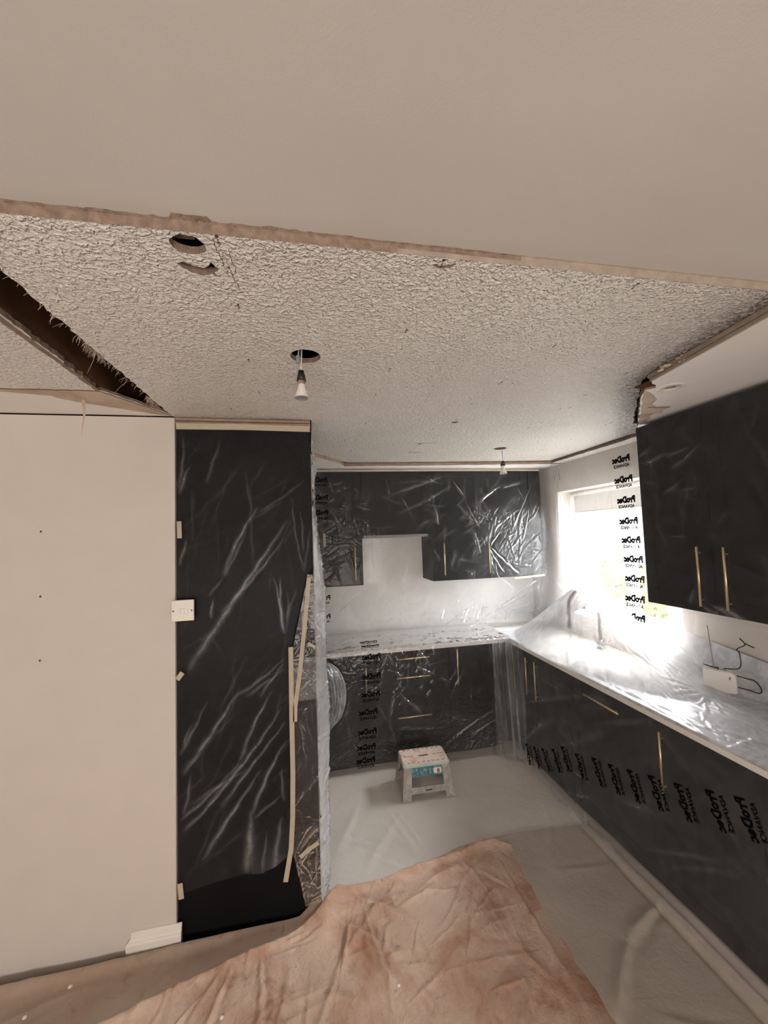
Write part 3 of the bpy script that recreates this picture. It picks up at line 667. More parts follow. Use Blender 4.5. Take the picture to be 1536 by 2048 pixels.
def pos_p(U, V):
    xr = 1.12-.06*V
    Y = .6+V*(pink_far(U)-.6)
    X = np.where(U > 0, U*(1.075+.0*V+ .012*np.sin(Y*3))/1.12, U)
    d = pink_far(U)-Y
    Z = .030+.022*np.exp(-(d/.035)**2)+.050*np.exp(-((U-.06)/.08)**2)*np.exp(-((d-.03)/.10)**2)
    Z = Z-.022*np.clip((U-1.02)/.1, 0, 1)-.014*np.exp(-(d/.008)**2)
    return np.stack([X, Y, Z], -1)
def n_p(U, V):
    Y = .6+V*(pink_far(U)-.6)
    return fold_field(U, Y, pfolds, .0065, .0085)[0]+.030*np.maximum(-.3, fbm(U*2.6, Y*2.6, 3, 41))*np.clip((1.1-U)*4, 0, 1)+.0075*ridged(U*9+.6*Y*9, Y*6-U*4, 3, 43)
pink = Sheet(pos_p, (0, 0, 1), [], n_p)
U = np.repeat(np.linspace(-2.0, 1.12, 460)[None, :], 260, 0); V = np.repeat(np.linspace(.15, 1, 260)[:, None], 460, 1)
pink.build('dust_sheet', U, V, M_pink, 1.0, label='pinkish canvas dust sheet with rust stains spread across the foreground floor', cat='dust sheet')

# ================================================================ PROTECTIVE FILM
F_TALL=[(-0.105,1.888,-0.571,1.202,2,2),(-0.12,1.805,-0.422,1.459,1.2,1.3),(-0.243,1.96,-0.408,1.629,1.5,1.5),(-0.408,1.629,-0.477,1.535,1,1),(-0.304,1.825,-0.402,1.629,1,1.2),(-0.548,2.167,-0.598,2.02,1,1.2),(-0.578,2.302,-0.604,2.047,1,1),(-0.408,2.29,-0.479,2.072,1,0.8),(-0.274,2.118,-0.267,1.642,1,0.4),(-0.012,2.096,-0.243,1.932,1,0.6),(-0.082,1.998,-0.029,1.63,0.8,1),(0.003,1.85,-0.029,1.643,0.8,1),(-0.043,1.942,-0.034,1.733,0.8,1),(-0.143,1.615,-0.129,1.338,1.2,2),(-0.176,1.617,-0.135,1.339,1.2,1.5),(-0.568,1.808,-0.599,1.691,1,1.2),(-0.453,1.533,-0.46,1.436,1,1.5),(-0.124,1.231,-0.364,1.066,1,1.3),(-0.125,1.211,-0.25,1.054,1,1.3),(-0.125,1.178,-0.314,1.06,1,1),(-0.112,1.545,-0.122,1.358,1,1),(-0.064,1.556,-0.114,1.411,1,1),(-0.338,1.103,-0.591,0.745,1.5,1.6),(-0.481,1.067,-0.602,0.833,1,1.1),(-0.186,1.087,-0.343,0.773,1.2,1.4),(-0.148,0.999,-0.485,0.6,1.4,1.5),(-0.13,0.931,-0.431,0.58,1.2,1.4),(-0.293,0.74,-0.562,0.612,1,0.8),(-0.343,0.773,-0.603,0.552,1.2,1.2),(-0.132,0.847,-0.296,0.527,1.4,1.8),(-0.243,0.733,-0.51,0.367,1.5,1.5),(-0.38,0.702,-0.592,0.502,1.2,1.2),(-0.154,0.721,-0.144,0.566,1,1),(-0.296,0.552,-0.318,0.278,3,1.6),(-0.162,0.595,-0.284,0.513,1,1),(-0.548,0.975,-0.584,0.867,1,1),(-0.555,0.752,-0.586,0.574,1,1),(-0.158,0.505,-0.2,0.25,2,1.1),(-0.222,0.453,-0.25,0.259,1,1)]
F_BACK=[(1.231,2.319,0.701,2.145,2,1.5),(1.259,2.227,0.725,1.969,2,1.2),(1.746,2.222,1.525,2.087,1.5,1.2),(1.986,2.267,1.711,2.192,1.5,1),(1.26,2.258,1.364,2.105,1,1.2),(1.364,2.105,1.495,1.828,1,1),(1.078,2.05,1.101,1.87,1.5,1.5),(1.568,1.674,1.849,1.403,1.5,2),(1.567,1.659,1.702,1.426,1.2,1.5),(1.569,1.689,1.589,1.462,1,1),(1.902,2.002,1.607,1.794,1.2,1),(2.036,2.251,1.807,1.819,1.2,1),(1.988,2.032,1.901,1.708,1.2,1),(1.689,1.792,1.584,1.674,1.2,1.2),(0.291,2.094,0.311,1.808,1.5,1),(0.21,2.238,0.296,2.266,1.5,1),(0.512,1.773,0.518,1.515,1.5,0.8),(1.508,1.153,1.518,1.034,2,2),(2.031,1.348,1.651,1.099,2,1.5),(2.061,1.285,1.353,0.914,2,1.5),(0.708,1.506,0.508,1.233,2,1),(0.829,1.558,0.756,1.217,2,1),(1.145,1.133,1.126,1.033,2,1.5),(0.135,2.068,0.297,1.808,3,1.4),(0.367,1.298,0.18,1.116,2,1)]
F_BASE=[(0.096,0.894,0.217,0.669,2,1.5),(0.212,0.947,0.272,0.777,1.5,1.2),(0.279,0.6,0.23,0.443,1.5,1.4),(0.236,0.43,0.269,0.264,1.5,1.4),(0.269,0.264,0.344,0.18,1.5,1.4),(0.46,0.555,0.56,0.379,1.5,1.2),(0.56,0.379,0.607,0.196,1.5,1),(0.622,0.615,0.575,0.416,1.5,2),(0.635,0.601,0.805,0.428,1.2,1.8),(0.727,0.527,0.831,0.399,1.2,1.8),(0.661,0.947,0.699,0.853,1.2,2),(0.824,0.894,0.902,0.769,1.2,1.5),(1.048,0.283,0.625,0.321,1.5,0.8),(1.487,0.391,1.0,0.146,2,1),(1.41,0.885,1.485,0.351,3,1.2),(1.453,0.301,1.215,0.197,2,0.8),(0.922,0.584,0.864,0.525,1,1.5),(0.805,0.765,0.913,0.696,1.2,1.5),(0.983,0.696,1.076,0.581,1.5,0.7),(0.64,0.742,0.679,0.686,1.2,1.5)]
F_RIGHT=[(2.947,0.448,2.155,0.814,1.5,1.3),(2.155,0.814,1.984,0.851,1.5,1.1),(2.899,0.165,2.45,0.544,2.5,1.6),(2.467,0.367,1.972,0.697,2,0.9),(2.507,0.154,2.333,0.285,1.5,1.2),(2.333,0.285,2.113,0.329,1.5,1.2),(2.419,0.106,2.119,0.257,1.5,1.2),(1.796,0.206,1.395,0.453,1.2,1),(1.928,0.357,1.61,0.479,2,1),(2.812,0.772,2.32,0.773,1.2,1),(2.565,0.778,2.189,0.781,1.2,0.9),(2.08,0.686,1.668,0.878,2,0.7),(2.392,0.025,1.876,0.164,2,1),(1.669,0.206,1.317,0.462,1.5,0.7)]
F_RW=[(1.866,2.175,1.783,2.215,1.5,1.5),(1.846,2.133,1.692,2.168,1.5,1.5),(1.518,2.172,1.68,2.076,1.5,1.5),(1.561,2.165,1.694,2.15,1.2,1.2),(1.609,2.021,1.731,1.958,1.2,1.3),(1.551,1.972,1.632,1.973,1,1),(1.709,1.742,1.614,1.746,1,1.3),(1.6,1.501,1.633,1.413,2,1.2),(1.865,2.049,1.767,2.017,1,1),(1.572,1.423,1.494,1.39,1.2,2.2),(1.538,1.437,1.442,1.392,1.2,2.2),(1.498,1.435,1.393,1.387,1.2,2.2),(1.461,1.419,1.366,1.385,1.2,2.2),(1.785,1.816,1.733,1.688,2,0.6)]
F_WIN=[(3.376,2.293,3.247,1.403,3,1.4),(3.34,2.091,3.161,1.763,2,1.2),(3.412,1.932,3.43,1.469,2,1.5),(3.093,2.205,3.183,1.795,2,1),(2.947,1.559,2.798,1.374,2,1.2),(2.82,1.565,2.732,1.248,2,1.4),(3.301,1.383,3.019,1.263,2,1.3),(2.793,1.429,2.425,1.271,2,1.5),(2.734,1.235,2.458,1.241,2,1.5)]

def plane_y(Y): return lambda U, V: np.stack([U, np.full_like(U, Y) if np.isscalar(Y) else Y(U, V), V], -1)
def plane_x(X): return lambda U, V: np.stack([np.full_like(U, X) if np.isscalar(X) else X(U, V), U, V], -1)
def tape(parent, pts, wd, nrm, label=None):
    """strip of masking tape along points"""
    nrm = Vector(nrm); off = loc_of(parent); V = []; F = []
    for i, p in enumerate(pts):
        d = (Vector(pts[min(i+1, len(pts)-1)])-Vector(pts[max(i-1, 0)])).normalized(); s = d.cross(nrm).normalized()*wd/2; p = Vector(p)-off
        V += [p-s, p+s, p-s+nrm*.0006, p+s+nrm*.0006]
    for i in range(len(pts)-1):
        a = 4*i; F += [(a+2, a+3, a+7, a+6), (a, a+4, a+5, a+1), (a, a+2, a+6, a+4), (a+1, a+5, a+7, a+3)]
    F += [(0, 1, 3, 2), (len(V)-4, len(V)-2, len(V)-1, len(V)-3)]
    return mesh('masking_tape', V, F, M_tape, parent)
# -- sheet over the tall cabinet
FT = [(*f[:5], f[5]*1.35) for f in F_TALL]+rand_folds(70, -.6, -.05, .35, 2.2, .08, .35, 1.1, .35, .5, 1.0, .15, .5, 3)
def bot(U): return np.interp(U, [-.62, -.59, -.45, -.34, -.25, -.18, -.12], [.235, .24, .262, .272, .262, .285, .33])
tall = Sheet(plane_y(2.000), (0, -1, 0), FT, lambda U, V: .004*fbm(U*5, V*3, 3, 51), .0042, .0042)
V0 = np.linspace(0, 1, 430); U, T = np.meshgrid(np.linspace(0, 1, 160), V0)
zz = 2.345+(.28-2.345)*T; U = -.612+U*(np.interp(zz, [.2, 1.28, 1.60, 1.64, 2.4], [-.105, -.095, -.02, .013, .013])+.612); V = 2.345+(bot(U)-2.345)*T
s1 = tall.build('protective_film', U, V, M_filmd, lambda U, V: .020+.05*np.exp(-((V-bot(U))/.10)**2)*(U > -.3), hz=.15, label='clear creased film hanging over the front of the tall black cabinet', cat='plastic sheet')
U0 = np.linspace(0, 1, 50); U, T = np.meshgrid(U0, V0); V = 1.62+(.085-1.62)*T; ul = np.interp(V, [.08, .36, 1.0, 1.28, 1.6, 2.36], [-.058, -.115, -.100, -.09, -.018, .0]); U = ul+(.016-ul)*U
flapf = rand_folds(50, -.1, .01, .1, 1.6, .05, .25, 1.3, .5, .5, .9, .3, 1.0, 4)+[(-.09, .33, .01, .44, 1.4, 2.0), (-.075, .29, .01, .39, 1.2, 1.8), (-.055, .1, -.11, .35, .8, 1.6), (-.08, 1.0, -.04, .7, .8, 1.6), (-.04, .98, 0, .8, .8, 1.2)]
fsheet = Sheet(plane_y(1.994), (0, -1, 0), flapf, lambda U, V: .003*fbm(U*12, V*9, 3, 52), .0042, .0035)
s2 = fsheet.build('protective_film', U, V, M_film2, lambda U, V: .05+.22*((V > 1.02) & (V < 1.22)), hz=.10, label='narrow crumpled film flap on the right edge of the tall cabinet, ending in a point', cat='plastic sheet')
def ty(x, z, y=1.984): return (x, y, z)
tape(s1, [ty(-.610, 2.349, 1.995), ty(-.3, 2.350, 1.995), ty(.014, 2.345, 1.995)], .030, (0, -1, 0))
tape(s2, [ty(-.008, 1.606, 1.988), ty(-.028, 1.42), ty(-.062, 1.15), ty(-.086, 1.00), ty(-.088, .93)], .020, (0, -1, 0))
tape(s1, [ty(-.101, 1.28), ty(-.103, 1.0), ty(-.103, .7), ty(-.108, .5), ty(-.118, .36), ty(-.146, .218)], .022, (0, -1, 0))
tape(s1, [ty(-.597, 1.897, 1.99), ty(-.595, 1.818, 1.99)], .020, (0, -1, 0))
tape(s1, [ty(-.608, 1.175, 1.99), ty(-.585, 1.205, 1.99)], .022, (0, -1, 0))
tape(s1, [ty(-.600, .292, 1.99), ty(-.594, .225, 1.99)], .022, (0, -1, 0))
tape(s2, [ty(-.02, 1.29, 1.986), ty(.012, 1.27, 1.986)], .014, (0, -1, 0))
tape(s2, [ty(-.078, .315), ty(-.035, .345), ty(.008, .365)], .020, (0, -1, 0))
# -- bunched film on the tall cabinet's corner
def wC(z): return np.interp(z, [.08, .4, 1.0, 1.35, 1.7, 2.0, 2.3], [.034, .052, .056, .058, .036, .018, .010])
cw = rand_folds(240, 0, .32, .1, 2.3, .03, .16, .6, 1.1, .5, 1.3, .5, 1.6, 6)
def pos_c(U, V): return np.stack([.018+wC(V)*np.clip(U/.10, 0, 1)**.8-.012*np.clip((U-.10)/.22, 0, 1)+.006*np.sin(V*9)*np.clip(U/.1, 0, 1), 1.998+U*1.1, V], -1)
corner = Sheet(pos_c, (1, -.4, 0), cw, lambda U, V: .010*fbm(U*22, V*16, 4, 61), .0045, .0050)
U, V = grid(0, .32, .075, 2.30, .006)
s_c = corner.build('protective_film', U, V, M_film2, lambda U, V: .70+.2*np.clip(U/.1, 0, 1), hz=.15, label='bunched white film wrapped round the right corner of the tall cabinet', cat='plastic sheet')
# -- ballooning film behind that corner
def pos_b(U, V):
    b = np.sqrt(np.clip(1-((V-.66)/.24)**2, 0, 1))
    return np.stack([.060+U*(.01+.165*b), 2.86+.10*U+.0*V-.05*b*np.sin(U*PI), V], -1)
bal = Sheet(pos_b, (.2, -1, 0), rand_folds(110, 0, 1, .42, .9, .05, .2, 1.5, .6, 3.5, 7, .4, 1.2, 7), lambda U, V: .012*fbm(U*7, V*22, 4, 62), .006, .005)
U = np.repeat(np.linspace(0, 1, 70)[None, :], 150, 0); V = np.repeat(np.linspace(.425, .895, 150)[:, None], 70, 1)
bal.build('film_bulge', U, V, M_film2, .16, hz=.12, parent=s_c, label='ballooning bluish film')
# -- sheet over the back wall cabinets
def back_y(U, V): return 3.318+.14*np.clip((1.40-V)/.45, 0, 1)**1.5
FB = [(*f[:5], f[5]*1.25) for f in F_BACK]+rand_folds(190, .08, 2.1, 1.0, 2.3, .06, .28, .9, .8, .8, 2.0, .3, 1.0, 10)+rand_folds(60, 1.3, 2.1, 1.4, 2.1, .08, .3, .9, .5, .7, 1.6, .5, 1.3, 11)+rand_folds(60, .1, .5, 1.5, 2.3, .05, .2, .6, .7, .7, 1.6, .3, .9, 12)
back = Sheet(plane_y(back_y), (0, -1, 0), FB, lambda U, V: .007*fbm(U*6, V*5, 4, 53)+.010*fbm(U*18, V*12, 3, 54)*np.clip((.25-U)*8, 0, 1), .0045, .0050)
U, V = grid(.034, 2.165, 2.352, .93, .0062)
s3 = back.build('protective_film', U, V, M_film, lambda U, V: .038+.10*np.clip((.14-U)*20, 0, 1)+.13*np.clip((1.38-V)/.3, 0, 1)*1.0, hz=.11, label='clear film hanging over the back wall cabinets and the wall below them', cat='plastic sheet')
for z in (2.257, 2.11, 1.984, 1.283, 1.121): print_logo(back, s3, .085, z)
tape(s3, [(.04, 3.312, 2.352), (1.1, 3.312, 2.354), (2.10, 3.312, 2.352)], .016, (0, -1, 0))
tape(s3, [(1.80, 3.31, 1.372), (2.10, 3.31, 1.388)], .018, (0, -1, 0))
tape(s3, [(.118, 3.30, 1.83), (.120, 3.30, 1.72)], .022, (0, -1, 0))
# -- sheet over the back worktop and base units
def pos_base(U, V):
    a = np.clip(V-.922, 0, None)
    bulge = .020*np.sin(np.clip((.922-V)/.85, 0, 1)*PI)
    return np.stack([U, 3.082+a-bulge*(U < 1.5), np.minimum(V, .922)+.004*np.clip(a*30, 0, 1)], -1)
FBB = F_BASE+rand_folds(90, .1, 1.55, .1, .88, .06, .3, .7, .9, .8, 2.2, .2, .7, 14)+rand_folds(200, .1, 1.6, .90, 1.35, .04, .2, .3, .9, .8, 2.0, .4, 1.4, 15)+rand_folds(40, .6, .95, .6, .95, .04, .12, 1.2, .7, .7, 1.4, .5, 1.4, 16)
base = Sheet(pos_base, (0, -.75, .66), FBB, lambda U, V: .008*fbm(U*6, V*6, 4, 55), .0048, .0052)
U, V = grid(.04, 1.61, 1.48, .04, .0062)
s4 = base.build('protective_film', U, V, M_film2, lambda U, V: .055+.62*np.clip((V-.90)/.03, 0, 1)-.12*np.clip((V-1.2)/.2, 0, 1), hz=.10, label='glossy crumpled film over the back worktop, hanging down the drawer fronts', cat='plastic sheet')
for x, z in ((.455, 1.12), (.452, 1.0), (.445, .848), (.440, .705), (.430, .575), (.405, .445), (.395, .30), (.385, .185), (.378, .085)): print_logo(base, s4, x, z)
# -- gathered film at the inner corner
def pos_g(U, V):
    a = 1.42+.20*U; return np.stack([a+.012*np.sin(U*38+V*4)*(1.2-V), 3.05-.13*U+.022*np.cos(U*31+V*3)-.02*(1-V), V], -1)
gath = Sheet(pos_g, (-.5, -.85, 0), rand_folds(40, 0, 1, .05, .9, .2, .7, 1.57, .12, 3, 9, .4, 1.3, 17), lambda U, V: .008*fbm(U*10, V*4, 3, 56), .005, .006)
U = np.repeat(np.linspace(0, 1, 110)[None, :], 140, 0); V = np.repeat(np.linspace(.03, .915, 140)[:, None], 110, 1)
gath.build('protective_film', U, V, M_film, .10, hz=.08, label='gathered grey film hanging like a curtain at the inner corner of the units', cat='plastic sheet')
# -- sheet over the right-hand base fronts
def xr_(U, V): return 1.592-.030*np.sin(np.clip((.88-V)/.8, 0, 1)*PI)*np.clip((U-1.1)*1.5, 0, 1)-.02*np.clip((.16-V)/.12, 0, 1)
FR = F_RIGHT+rand_folds(90, .9, 3.0, .05, .85, .1, .5, .1, .6, .8, 2.4, .15, .55, 18)+rand_folds(50, 2.2, 3.0, .05, .8, .1, .4, .6, .7, .8, 2.2, .3, .8, 19)
right = Sheet(plane_x(xr_), (-1, 0, 0), FR, lambda U, V: .010*fbm(U*3, V*4, 4, 57), .0055, .0050)
U, V = grid(.78, 3.03, .885, .035, .0075)
s5 = right.build('protective_film', U, V, M_filmd, lambda U, V: .085+.16*np.clip((.14-V)/.1, 0, 1), hz=.09, label='clear film hanging down the fronts of the right-hand base units', cat='plastic sheet')
for i, (y, z) in enumerate([(2.818, .123), (2.701, .16), (2.58, .212), (2.448, .277), (2.341, .345), (2.196, .376), (2.042, .432), (1.912, .469), (1.78, .512), (1.653, .556), (1.516, .599), (1.375, .654), (1.261, .697), (1.13, .735), (.99, .775)]):
    print_logo(right, s5, y, z, su=1, rot=math.radians(-108), scale=.98, lift=.003)
# -- sheet over the right-hand wall cabinets
FW = F_RW+rand_folds(60, .9, 1.9, 1.4, 2.35, .08, .4, 1.4, .5, .6, 1.6, .12, .45, 20)
rwall = Sheet(plane_x(1.794), (-1, 0, 0), FW, lambda U, V: .005*fbm(U*5, V*4, 3, 58), .0048, .0045)
U, V = grid(.80, 1.905, 2.362, 1.37, .0065)
s6 = rwall.build('protective_film', U, V, M_filmd, .055, hz=.12, label='clear film over the fronts of the right-hand wall cabinets', cat='plastic sheet')
# -- sheet over the kitchen window
def xw(U, V): return 2.165-.06*np.clip((U-3.2)/.15, 0, 1)-.05*np.clip((1.5-V)/.4, 0, 1)-.02*np.sin(np.clip((U-2.2)/1.0, 0, 1)*PI)
FWN = F_WIN+rand_folds(60, 2.0, 3.4, 1.0, 2.3, .1, .5, 1.45, .4, 1, 3, .2, .8, 22)
wins = Sheet(plane_x(xw), (-1, 0, 0), FWN, lambda U, V: .008*fbm(U*5, V*4, 4, 59), .0050, .0048)
U, V = grid(1.92, 3.40, 2.365, 1.0, .0075)
s7 = wins.build('protective_film', U, V, M_filmw, .11, hz=.07, label='milky film printed with a column of black words, hanging over the kitchen window', cat='plastic sheet')
for i, z in enumerate((2.395-.0, 2.25, 2.108, 1.966, 1.820, 1.690, 1.56, 1.43, 1.30, 1.18)):
    if i: print_logo(wins, s7, 2.386-.0085*i, z, su=1, lift=.013, scale=1.04, fat=1.9)
# -- milky sheet over the right-hand worktop and the tap
def tent(X, Y):
    sx = np.where(X < 1.976, np.clip(1.90-X, 0, None)/.31, np.clip(X-2.07, 0, None)/.55)
    sy = np.where(Y > 2.64, (Y-2.64)/.72, (2.64-Y)/.95)
    s = np.sqrt(sx**2+sy**2+.0008); z = np.clip(1-s, 0, None)
    return .452*z**1.12
wf = rand_folds(150, 1.62, 2.15, .8, 3.3, .06, .35, 1.35, .5, .8, 2.2, .25, 1.0, 24)+rand_folds(60, 1.62, 1.9, .8, 2.6, .08, .3, 1.5, .25, .6, 1.2, .6, 1.3, 25)
for k in range(13):
    an = math.radians(150+k*11); l = random.uniform(.10, .30); wf.append((2.0+.03*math.cos(an), 1.74+.03*math.sin(an), 2.0+l*math.cos(an), 1.74+l*1.6*math.sin(an), random.uniform(.9, 1.5), random.uniform(1.2, 2.2)))
for k in range(16):
    an = random.uniform(0, 2*PI); l = random.uniform(.2, .5); wf.append((1.976+.04*math.cos(an), 2.64+.05*math.sin(an), 1.976+l*.6*math.cos(an), 2.64+l*1.8*math.sin(an), random.uniform(1, 2.2), random.uniform(.6, 1.5)))
def pos_w(U, V):
    wallup = np.clip((U-2.13)/.05, 0, 1)
    Z = .9145+tent(U, V)
    zw = np.interp(V, [.7, 1.5, 1.9, 2.3, 3.4], [1.10, 1.10, 1.15, 1.22, 1.12])
    u0 = np.interp(V, [.7, 1.95, 2.3], [2.162, 2.162, 2.08]); Z = np.maximum(Z, .9145+(zw-.9145)*np.clip((U-u0)/(2.2-u0), 0, 1)**1.2)
    Z = Z-.035*np.clip((1.597-U)/.01, 0, 1)
    return np.stack([np.clip(U, 1.590, 2.172), V, Z], -1)
work = Sheet(pos_w, (-.15, 0, 1), wf, lambda U, V: .004+.006*fbm(U*6, V*4, 4, 60)*np.clip((U-1.6)*20, 0, 1), .0050, .0042)
U, V = grid(1.583, 2.20, .76, 3.38, .0068)
s8 = work.build('protective_film', U, V, M_film3, lambda U, V: .66-.36*np.clip(tent(U, V)*8, 0, 1)*1.0+.0*U, hz=.16, label='milky film draped over the right-hand worktop and tented over the tap', cat='plastic sheet')
tape(s8, [(1.5885, .80, .896), (1.5885, 1.9, .896), (1.5885, 3.02, .896)], .026, (-1, 0, 0))
s8.children[-1].data.materials[0] = M_edge if False else M_white

# ================================================================ THINGS
# tap under the milky film
tp_ = empty('kitchen_tap', (2.10, 2.64, .911), label='tall arched tap standing under the tented film by the window', cat='tap')
arc = [(2.10, 2.64, .93), (2.10, 2.64, 1.22)]+[(1.976+.124*math.cos(a), 2.64, 1.225+.124*math.sin(a)) for a in [PI*i/14 for i in range(1, 14)]]+[(1.852, 2.64, 1.20), (1.852, 2.64, 1.13)]
tube('spout', arc, .0125, M_tap, tp_, 12)
lathe('tap_base', [(0, 0), (.027, 0), (.027, .03), (.018, .045), (.014, .06), (0, .06)], M_chrome, (2.10, 2.64, .911), tp_)
tube('lever', [(2.10, 2.62, .965), (2.10, 2.56, .985)], .006, M_chrome, tp_, 8)
tube('spray_head', [(1.852, 2.64, 1.135), (1.852, 2.64, 1.075)], [.014, .016], M_black, tp_, 12)

# socket plate by the tall cabinet
sk = empty('switch_plate', (-.578, 1.978, 1.487), label='white switch plate with three rockers taped at the left edge of the tall cabinet', cat='switch')
box('plate', (-.626, 1.970, 1.440), (-.530, 1.984, 1.535), M_white, sk, bev=.004)
for i in range(3): box('rocker', (-.600+i*.0155, 1.9675, 1.472), (-.5865+i*.0155, 1.971, 1.497), M_white, sk, bev=.001)
for x in (-.617, -.539): box('screw', (x-.003, 1.9685, 1.484), (x+.003, 1.971, 1.490), M_timber, sk)

# bare bulbs
def bulb(label, x, y, ztop, zh, r, cord_r, conn):
    e = empty('pendant_bulb', (x, y, zh), label=label, cat='light bulb', group=None)
    tube('cord', smooth_path([(x+.004, y+.01, ztop), (x+.002, y+.004, (ztop+zh)/2+.01), (x, y, zh)]), cord_r, M_white if conn else M_grey, e, 6)
    if conn:
        b = box('connector', (x-.016, y-.004, zh+.026), (x-.003, y+.006, zh+.052), M_grey, e, bev=.0015)
        tube('wire', [(x-.008, y, zh+.050), (x-.005, y+.006, ztop)], .0018, M_white, e, 6)
    lathe('bulb_holder', [(0, 0), (r*.42, 0), (r*.46, -.010), (r*.55, -.014), (r*.70, -.034), (r*.4, -.034)], M_black, (x, y, zh), e)
    lathe('bulb_collar', [(r*.35, -.030), (r*.52, -.034), (r*.52, -.042), (r*.40, -.046)], M_batten if conn else M_white, (x, y, zh), e)
    lathe('bulb', [(r*.42, -.044), (r*.50, -.052), (r*.60, -.060), (r*.92, -.080), (r, -.088), (r*1.0, -.0895)], M_white, (x, y, zh), e)
    lathe('bulb_face', [(r*.98, -.0895), (r*.93, -.0925), (r*.78, -.0915), (r*.72, -.0895), (0, -.090)], M_grey, (x, y, zh), e)
bulb('bare spotlight bulb dangling from the round hole in the ceiling near the tall cabinet', -.015, 1.303, 2.45, 2.350, .0225, .0022, True)
bulb('bare spotlight bulb on a long cord in front of the back wall cabinets', 1.392, 2.642, 2.45, 2.306, .026, .0022, False)

# white box with aerial on the right worktop
rt_ = empty('wireless_receiver', (2.085, 1.765, .931), rz=0, label='small white box with a thin aerial on the film-covered right-hand worktop', cat='receiver')
d = Vector((.57, -.82, 0)).normalized(); nb = Vector((.82, .57, 0))
M = Matrix((d, nb, Vector((0, 0, 1)))).transposed().to_4x4()
bm = bmesh.new(); P0 = Vector((2.029, 1.801, .931))-Vector(rt_.location)
prof2 = [(0, .004), (.004, 0), (.128, 0), (.134, .006), (.134, .085), (.128, .098), (.114, .108), (.006, .108), (0, .102)]
V = []; F = []; npf = len(prof2)
for dep, ins in ((0, .003), (.004, 0), (.050, 0), (.054, .003)):
    for u, z in prof2:
        cu, cz = .067, .054; uu = cu+(u-cu)*(1-ins/.06); zz = cz+(z-cz)*(1-ins/.05)
        V.append(P0+d*uu+nb*dep+Vector((0, 0, zz)))
for k in range(3):
    for j in range(npf): F.append((k*npf+j, k*npf+(j+1) % npf, (k+1)*npf+(j+1) % npf, (k+1)*npf+j))
F.append(tuple(range(npf))[::-1]); F.append(tuple(3*npf+j for j in range(npf)))
bm.free(); mesh('housing', V, F, M_white, rt_)
def RP(u, dep, z): return Vector((2.029, 1.801, .931))+d*u+nb*dep+Vector((0, 0, z))
tube('aerial', [RP(.045, .030, .108), RP(.032, .030, .33)], [.0028, .0018], M_grey, rt_, 8)
tube('aerial_hinge', [RP(.0, .042, .120), RP(.03, .040, .113), RP(.065, .040, .110)], .0032, M_black, rt_, 8)
tube('slot', [RP(.06, .022, .1085), RP(.098, .022, .1085)], .0015, M_black, rt_, 6)
tube('indicator', [RP(.108, -.0008, .070), RP(.110, -.0008, .085)], .003, M_grey, rt_, 8)
tube('cable', smooth_path([RP(.085, .04, .112), (2.14, 1.768, 1.036), (2.15, 1.705, 1.058), (2.15, 1.700, 1.13), (2.15, 1.712, 1.15), (2.15, 1.675, 1.178), (2.15, 1.672, 1.19), (2.15, 1.694, 1.21)]), .0026, M_black, rt_, 8)
tube('cable', smooth_path([RP(.13, .045, .085), (2.15, 1.675, 1.014), (2.15, 1.638, 1.015), (2.15, 1.612, .985), (2.15, 1.622, .962), (2.15, 1.662, .960), RP(.134, .04, .028)]), .0028, M_black, rt_, 8)
o = tube('cable_end', [(2.150, 1.668, 1.190), (2.150, 1.650, 1.184), (2.150, 1.628, 1.180)], .0030, M_black, None, 8); finish(o, None, 'short black cable end poking through the film right of the white box', 'cable')

# step stool
STC = Vector((.752, 2.806, 0)); ss = empty('step_stool', (STC.x, STC.y, .020), rz=math.radians(-1.5), label='small folding plastic step stool splashed with plaster, on the pale dust sheet', cat='step stool')
HS = .205
def sp(side, u, z, dep=0.0):
    """point on a slanting side: u in metres along the side from its middle"""
    t = z/HS; hx = .183-.026*t; hy = .135-.040*t
    if side == 'f': return Vector((u*hx/.183, -hy+dep, z))
    if side == 'b': return Vector((u*hx/.183, hy-dep, z))
    if side == 'l': return Vector((-hx+dep, u*hy/.135, z))
    return Vector((hx-dep, u*hy/.135, z))
def plate(name, side, poly, mat, th=.012, **k):
    V = [sp(side, u, z, 0) for u, z in poly]+[sp(side, u, z, th) for u, z in poly]; n = len(poly)
    F = [tuple(range(n)), tuple(range(n, 2*n))[::-1]]+[(i, i+n, (i+1) % n+n, (i+1) % n) for i in range(n)]
    bm = bmesh.new(); vs = [bm.verts.new(v) for v in V]
    for f in F: bm.faces.new([vs[i] for i in f])
    return from_bm(name, bm, mat, ss, **k)
M_leg = surf('stool_leg_plastic', (.34, .315, .29), .6, var=.15, vscale=40, col2=(.50, .46, .42), c2scale=30)
M_teal = surf('stool_label_blue', (.045, .16, .20), .5, var=.2, vscale=60, col2=(.30, .42, .44), c2scale=55)
M_rim = surf('stool_top_rim', (.52, .62, .56), .5)
M_step = surf('stool_top_plastic', (.74, .62, .53), .6, var=.08, vscale=60, col2=(.62, .36, .28), c2scale=18)
for side in 'fb':
    for s in (-1, 1):
        plate('leg', side, [(s*.183, 0), (s*.183, HS), (s*.120, HS), (s*.120, .085), (s*.122, 0)], M_leg)
    plate('crossbar', side, [(-.121, .040), (.121, .040), (.121, .078), (-.121, .078)], M_leg, .009)
    plate('apron', side, [(-.119, .140), (.119, .140), (.119, HS), (-.119, HS)], M_teal, .008, label='blue printed apron')
